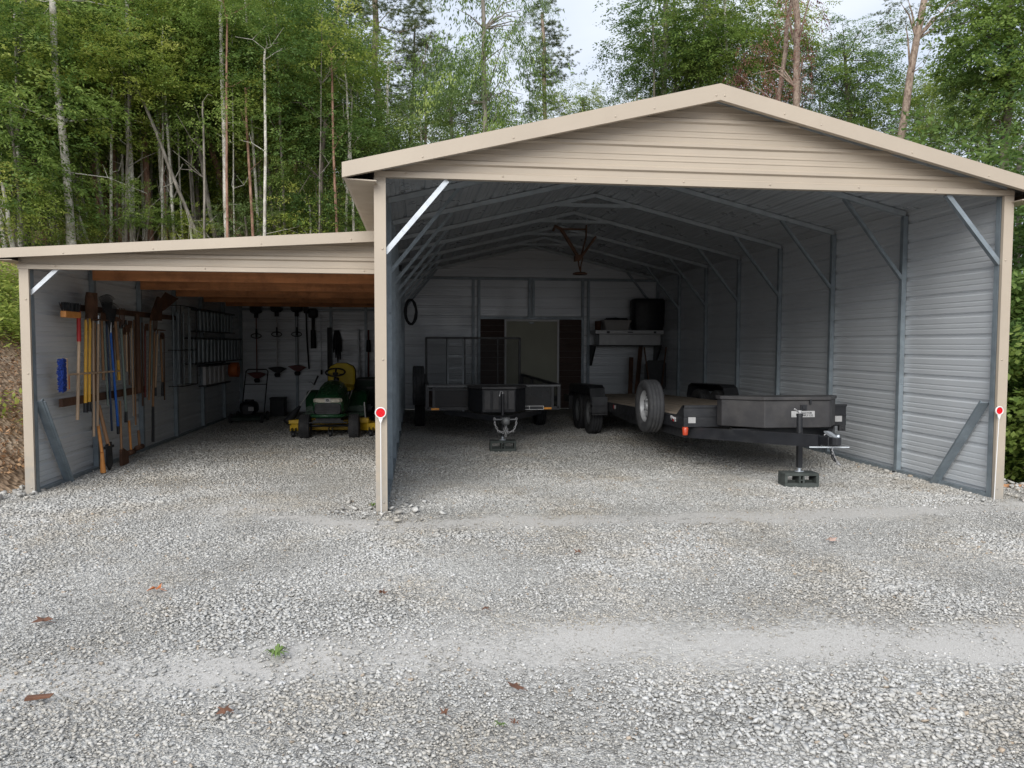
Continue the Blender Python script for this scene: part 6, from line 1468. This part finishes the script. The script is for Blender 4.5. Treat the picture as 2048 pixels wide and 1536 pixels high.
for u, kind, Y, ln in slim:
    same = [q[0] for q in slim if q[1] == kind]; same.sort(); k_ = same.index(u); od = _on[k_]
    vb = 474-u*.022; vt = _rg.uniform(60, 260)
    px_tree(u, vb, u-ln*16-8, vt, Y, _rg.uniform(.018, .042), od+' of the '+_kn[kind]+' trunks in the left woods', 'tree', [(u-ln*20-8, vt-_rg.uniform(20, 60), .4, 'bush', _rg.uniform(.7, 1.1), _rg.choice([YL, ML, DK]) if False else _rg.choice(['leaf_yellow', 'leaf_mid', 'leaf_dark']))], group='slim trunks in the woods behind the lean-to', barkm=kind, limbs=0, bare=5, over=.6)

# understory filling the left woods
GU = 'leafy understory trees in the woods behind the lean-to'
under = [
 (20, 230, 14, 'mid', 1.0, ML), (70, 180, 16, 'mid', 1.1, ML), (30, 60, 15, 'mid', 1.1, YL), (110, 130, 17.5, 'mid', 1.1, ML), (60, 330, 18, 'mid', 1.0, DK),
 (170, 150, 18.5, 'mid', 1.1, ML), (150, 40, 19, 'big', .9, ML), (225, 160, 15.4, 'low', .9, YL), (180, 125, 15.8, 'low', .9, YL), (260, 125, 15.2, 'low', .8, YL), (310, 130, 16.5, 'low', .9, YL),
 (330, 90, 18, 'mid', 1.15, YL), (370, 120, 17.5, 'low', 1.0, YL), (345, 165, 17, 'low', .9, ML), (240, 60, 20, 'big', .9, ML), (400, 60, 19, 'big', .8, ML), (430, 200, 20, 'mid', 1, ML),
 (480, 120, 19, 'mid', 1.1, YL), (520, 60, 20, 'big', .8, ML), (560, 140, 20, 'mid', .9, YL), (545, 190, 18, 'low', .9, YL), (600, 190, 19, 'mid', .9, ML), (600, 290, 18, 'mid', .9, ML),
 (560, 330, 19, 'mid', .9, YL), (500, 330, 20, 'mid', .9, YL), (230, 320, 21.5, 'mid', 1.1, ML), (300, 340, 21, 'mid', 1.1, YL), (360, 320, 20.5, 'mid', 1.1, ML), (150, 350, 20, 'mid', 1.1, ML), (420, 350, 21, 'mid', 1.0, YL), (200, 410, 20, 'mid', .8, YL), (330, 410, 20, 'mid', .8, ML), (450, 400, 20, 'mid', .8, ML),
 (250, 415, 15.2, 'low', .62, ML), (300, 430, 15.6, 'low', .5, ML), (115, 435, 14.6, 'bush', .75, ML), (160, 455, 14.9, 'bush', .6, YL), (380, 460, 15.4, 'bush', .5, YL), (490, 450, 16, 'low', .5, BL), (560, 430, 17, 'low', .6, ML),
 (620, 440, 16.5, 'bush', .8, YL), (680, 390, 18, 'mid', .7, ML), (730, 330, 19, 'mid', .75, ML), (690, 250, 20, 'mid', .7, DK), (630, 120, 22, 'pine', 1.0, ND), (700, 60, 23, 'pine', 1.1, ND), (830, 70, 22, 'pine', .9, ND),
 (590, 60, 23, 'pine', 1.0, ND), (840, 255, 20, 'mid', .7, ML), (740, 240, 21, 'mid', .6, DK), (900, 160, 19, 'mid', .6, BL), (5, 400, 12.5, 'bush', .8, YL), (-40, 150, 13, 'big', .9, ML), (-60, 380, 13, 'mid', 1.0, DK),
 (660, 200, 19, 'mid', .8, ML), (1540, 90, 20, 'mid', .7, ML), (1305, 60, 17.5, 'mid', .85, DK), (1400, 70, 17.8, 'mid', .95, ML), (1410, 0, 18, 'big', .8, ML), (1520, 60, 18, 'mid', .9, YL), (1380, 160, 18.4, 'mid', .7, DK), (1640, 60+150, 19, 'mid', .7, ML), (1560, 170, 19, 'mid', .7, BL), (1850, 180, 19, 'mid', .5, BL), (1275, 195, 19, 'bush', .7, DK), (1300, 190, 20, 'mid', .45, DK), (1960, 200, 16, 'mid', .6, ML), (1740, 240, 18, 'mid', .6, ML)]
_cn = {ML: 'mid green', YL: 'yellow green', DK: 'dark green', BL: 'cool green', ND: 'needled dark green'}
def ordinal(n): return ('leftmost', 'second from left', 'third from left', 'fourth from left', 'fifth from left', 'sixth from left', 'seventh from left', 'eighth from left', 'ninth from left', 'tenth from left', 'eleventh from left', 'twelfth from left', 'thirteenth from left', 'fourteenth from left', 'fifteenth from left', 'sixteenth from left', 'seventeenth from left', 'eighteenth from left')[n]
def u_class(q): return ('left' if q[0] < 1000 else 'right', _cn[q[5]], 'high' if q[1] < 150 else 'middle' if q[1] < 300 else 'low')
for i, q in enumerate(under):
    u, v, Y, kd, s, mt_ = q; side, cn, hb = u_class(q)
    same = sorted([w_ for w_ in under if u_class(w_) == u_class(q)], key=lambda w_: w_[0]); od = ordinal(same.index(q)) + ' of ' if len(same) > 1 else ''
    wh = {'high': 'near the top', 'middle': 'halfway up', 'low': 'low down'}[hb]
    c = at(u, v, y=Y); x = c.x+_rt.uniform(-.5, .5); zt = terr(x, Y)
    if side == 'left': gp_, lb = GU, od + cn + (' crowns ' if od else ' crown ') + wh + ' in the left woods'
    else: gp_, lb = 'leafy trees filling in behind the right roof slope', od + cn + (' crowns ' if od else ' crown ') + wh + ' behind the right roof slope'
    if mt_ in (YL, ML) and kd == 'low': s = s*.85
    make_tree((x, Y), [((x+c.x)/2, Y, (zt+c.z)/2), (c.x, Y, c.z+.5*s)], .035+.012*_rt.random(), lb, 'tree', gp_, _rt.choice(['bark_grey', 'bark_dark', 'bark_pale']), [(c.x, Y, c.z, kd, s, mt_)], 4, 2)
# further rows
for row, (Y, n, v0, v1) in enumerate(((24, 15, 60, 330), (28, 15, 40, 340), (33, 14, 60, 360), (39, 13, 150, 380))):
    for i in range(n):
        u = -120+(1000/(n-1))*i+_rt.uniform(-25, 25)
        for vv in (_rt.uniform(v0, (v0+v1)/2), _rt.uniform((v0+v1)/2, v1)):
            if u > 560 and vv < 310: continue
            c = at(u+_rt.uniform(-20, 20), vv, y=Y+_rt.uniform(-1, 1)); x = c.x+_rt.uniform(-.8, .8); zt = terr(x, c.y)
            if c.z < zt+.5: c.z = zt+1.0
            make_tree((x, c.y), [((x+c.x)/2, c.y, (zt+c.z)/2), (c.x, c.y, c.z+2.0)], _rt.uniform(.05, .11), 'tree deep in the woods behind the lean-to, mostly hidden by nearer trees', 'tree', 'far trees of the woods behind the lean-to', _rt.choice(['bark_grey', 'bark_dark', 'bark_red', 'bark_pale']), [(c.x, c.y, c.z, 'big' if Y > 26 else 'mid', _rt.uniform(1.0, 1.3), _rt.choice([ML, YL, DK, ML]))], 2, 2)
# undergrowth on the slopes
def undergrowth(n, seed):
    g = np.random.default_rng(seed); x = np.concatenate([g.uniform(-26, 6, n*2), g.uniform(-8, -4.7, n)]); y = np.concatenate([g.uniform(1.5, 34, n*2), g.uniform(1.5, 9, n)])
    ok = (terrain(x, y) > .5) & ((y > 12.2) | (x < -4.7)) & (vnoise(x, y, 1.6, 61) > np.where(x < -4.7, .40, .46) - .06*((terrain(x, y) > 2.0) & (y < 12)) + .3*((terrain(x, y) < 1.6) & (y < 12))); x, y = x[ok], y[ok]; n = len(x)
    k = 26; xi = np.repeat(x, k)+g.normal(0, .18, n*k); yi = np.repeat(y, k)+g.normal(0, .18, n*k); z = terrain(xi, yi)+g.uniform(.02, .38, n*k)
    P = np.stack([xi, yi, z], 1); D = unit(g.normal(0, 1, (n*k, 3))*np.array([1, 1, .4])); Nn = unit(g.normal(0, .4, (n*k, 3))+np.array([0, 0, 1.0]))
    V, F, t = leaves_np(P, D, Nn, g.uniform(.06, .13, n*k), g.uniform(.03, .055, n*k), np.clip(np.repeat(g.normal(.5, .18, n), k)+g.normal(0, .08, n*k), 0, 1))
    o = bpy.data.objects.new('undergrowth', np_mesh('undergrowth', V, F, 'leaf_yellow', t)); COL.objects.link(o); tag(o, 'low green undergrowth on the wooded bank', 'undergrowth', kind='stuff')
undergrowth(1500, 5)

# leaf litter and twigs on the bank
g_ = np.random.default_rng(9); n = 26000; x = np.concatenate([g_.uniform(-14, -4.1, n//2), g_.uniform(-8.5, -4.1, n//2)]); y = np.concatenate([g_.uniform(.0, 16, n//2), g_.uniform(.5, 8, n//2)]); z = terrain(x, y)+.02; ok = z > .15
x, y, z = x[ok], y[ok], z[ok]; n = len(x)
V, F, t = leaves_np(np.stack([x, y, z], 1), unit(g_.normal(0, 1, (n, 3))*np.array([1, 1, .5])), unit(g_.normal(0, .5, (n, 3))+np.array([0, 0, 1.0])), g_.uniform(.03, .075, n), g_.uniform(.015, .035, n), g_.random(n))
o = bpy.data.objects.new('leaf_litter', np_mesh('leaf_litter', V, F, 'litter', t)); COL.objects.link(o); tag(o, 'brown dead leaves lying on the bare bank left of the lean-to', 'leaf litter', kind='stuff')
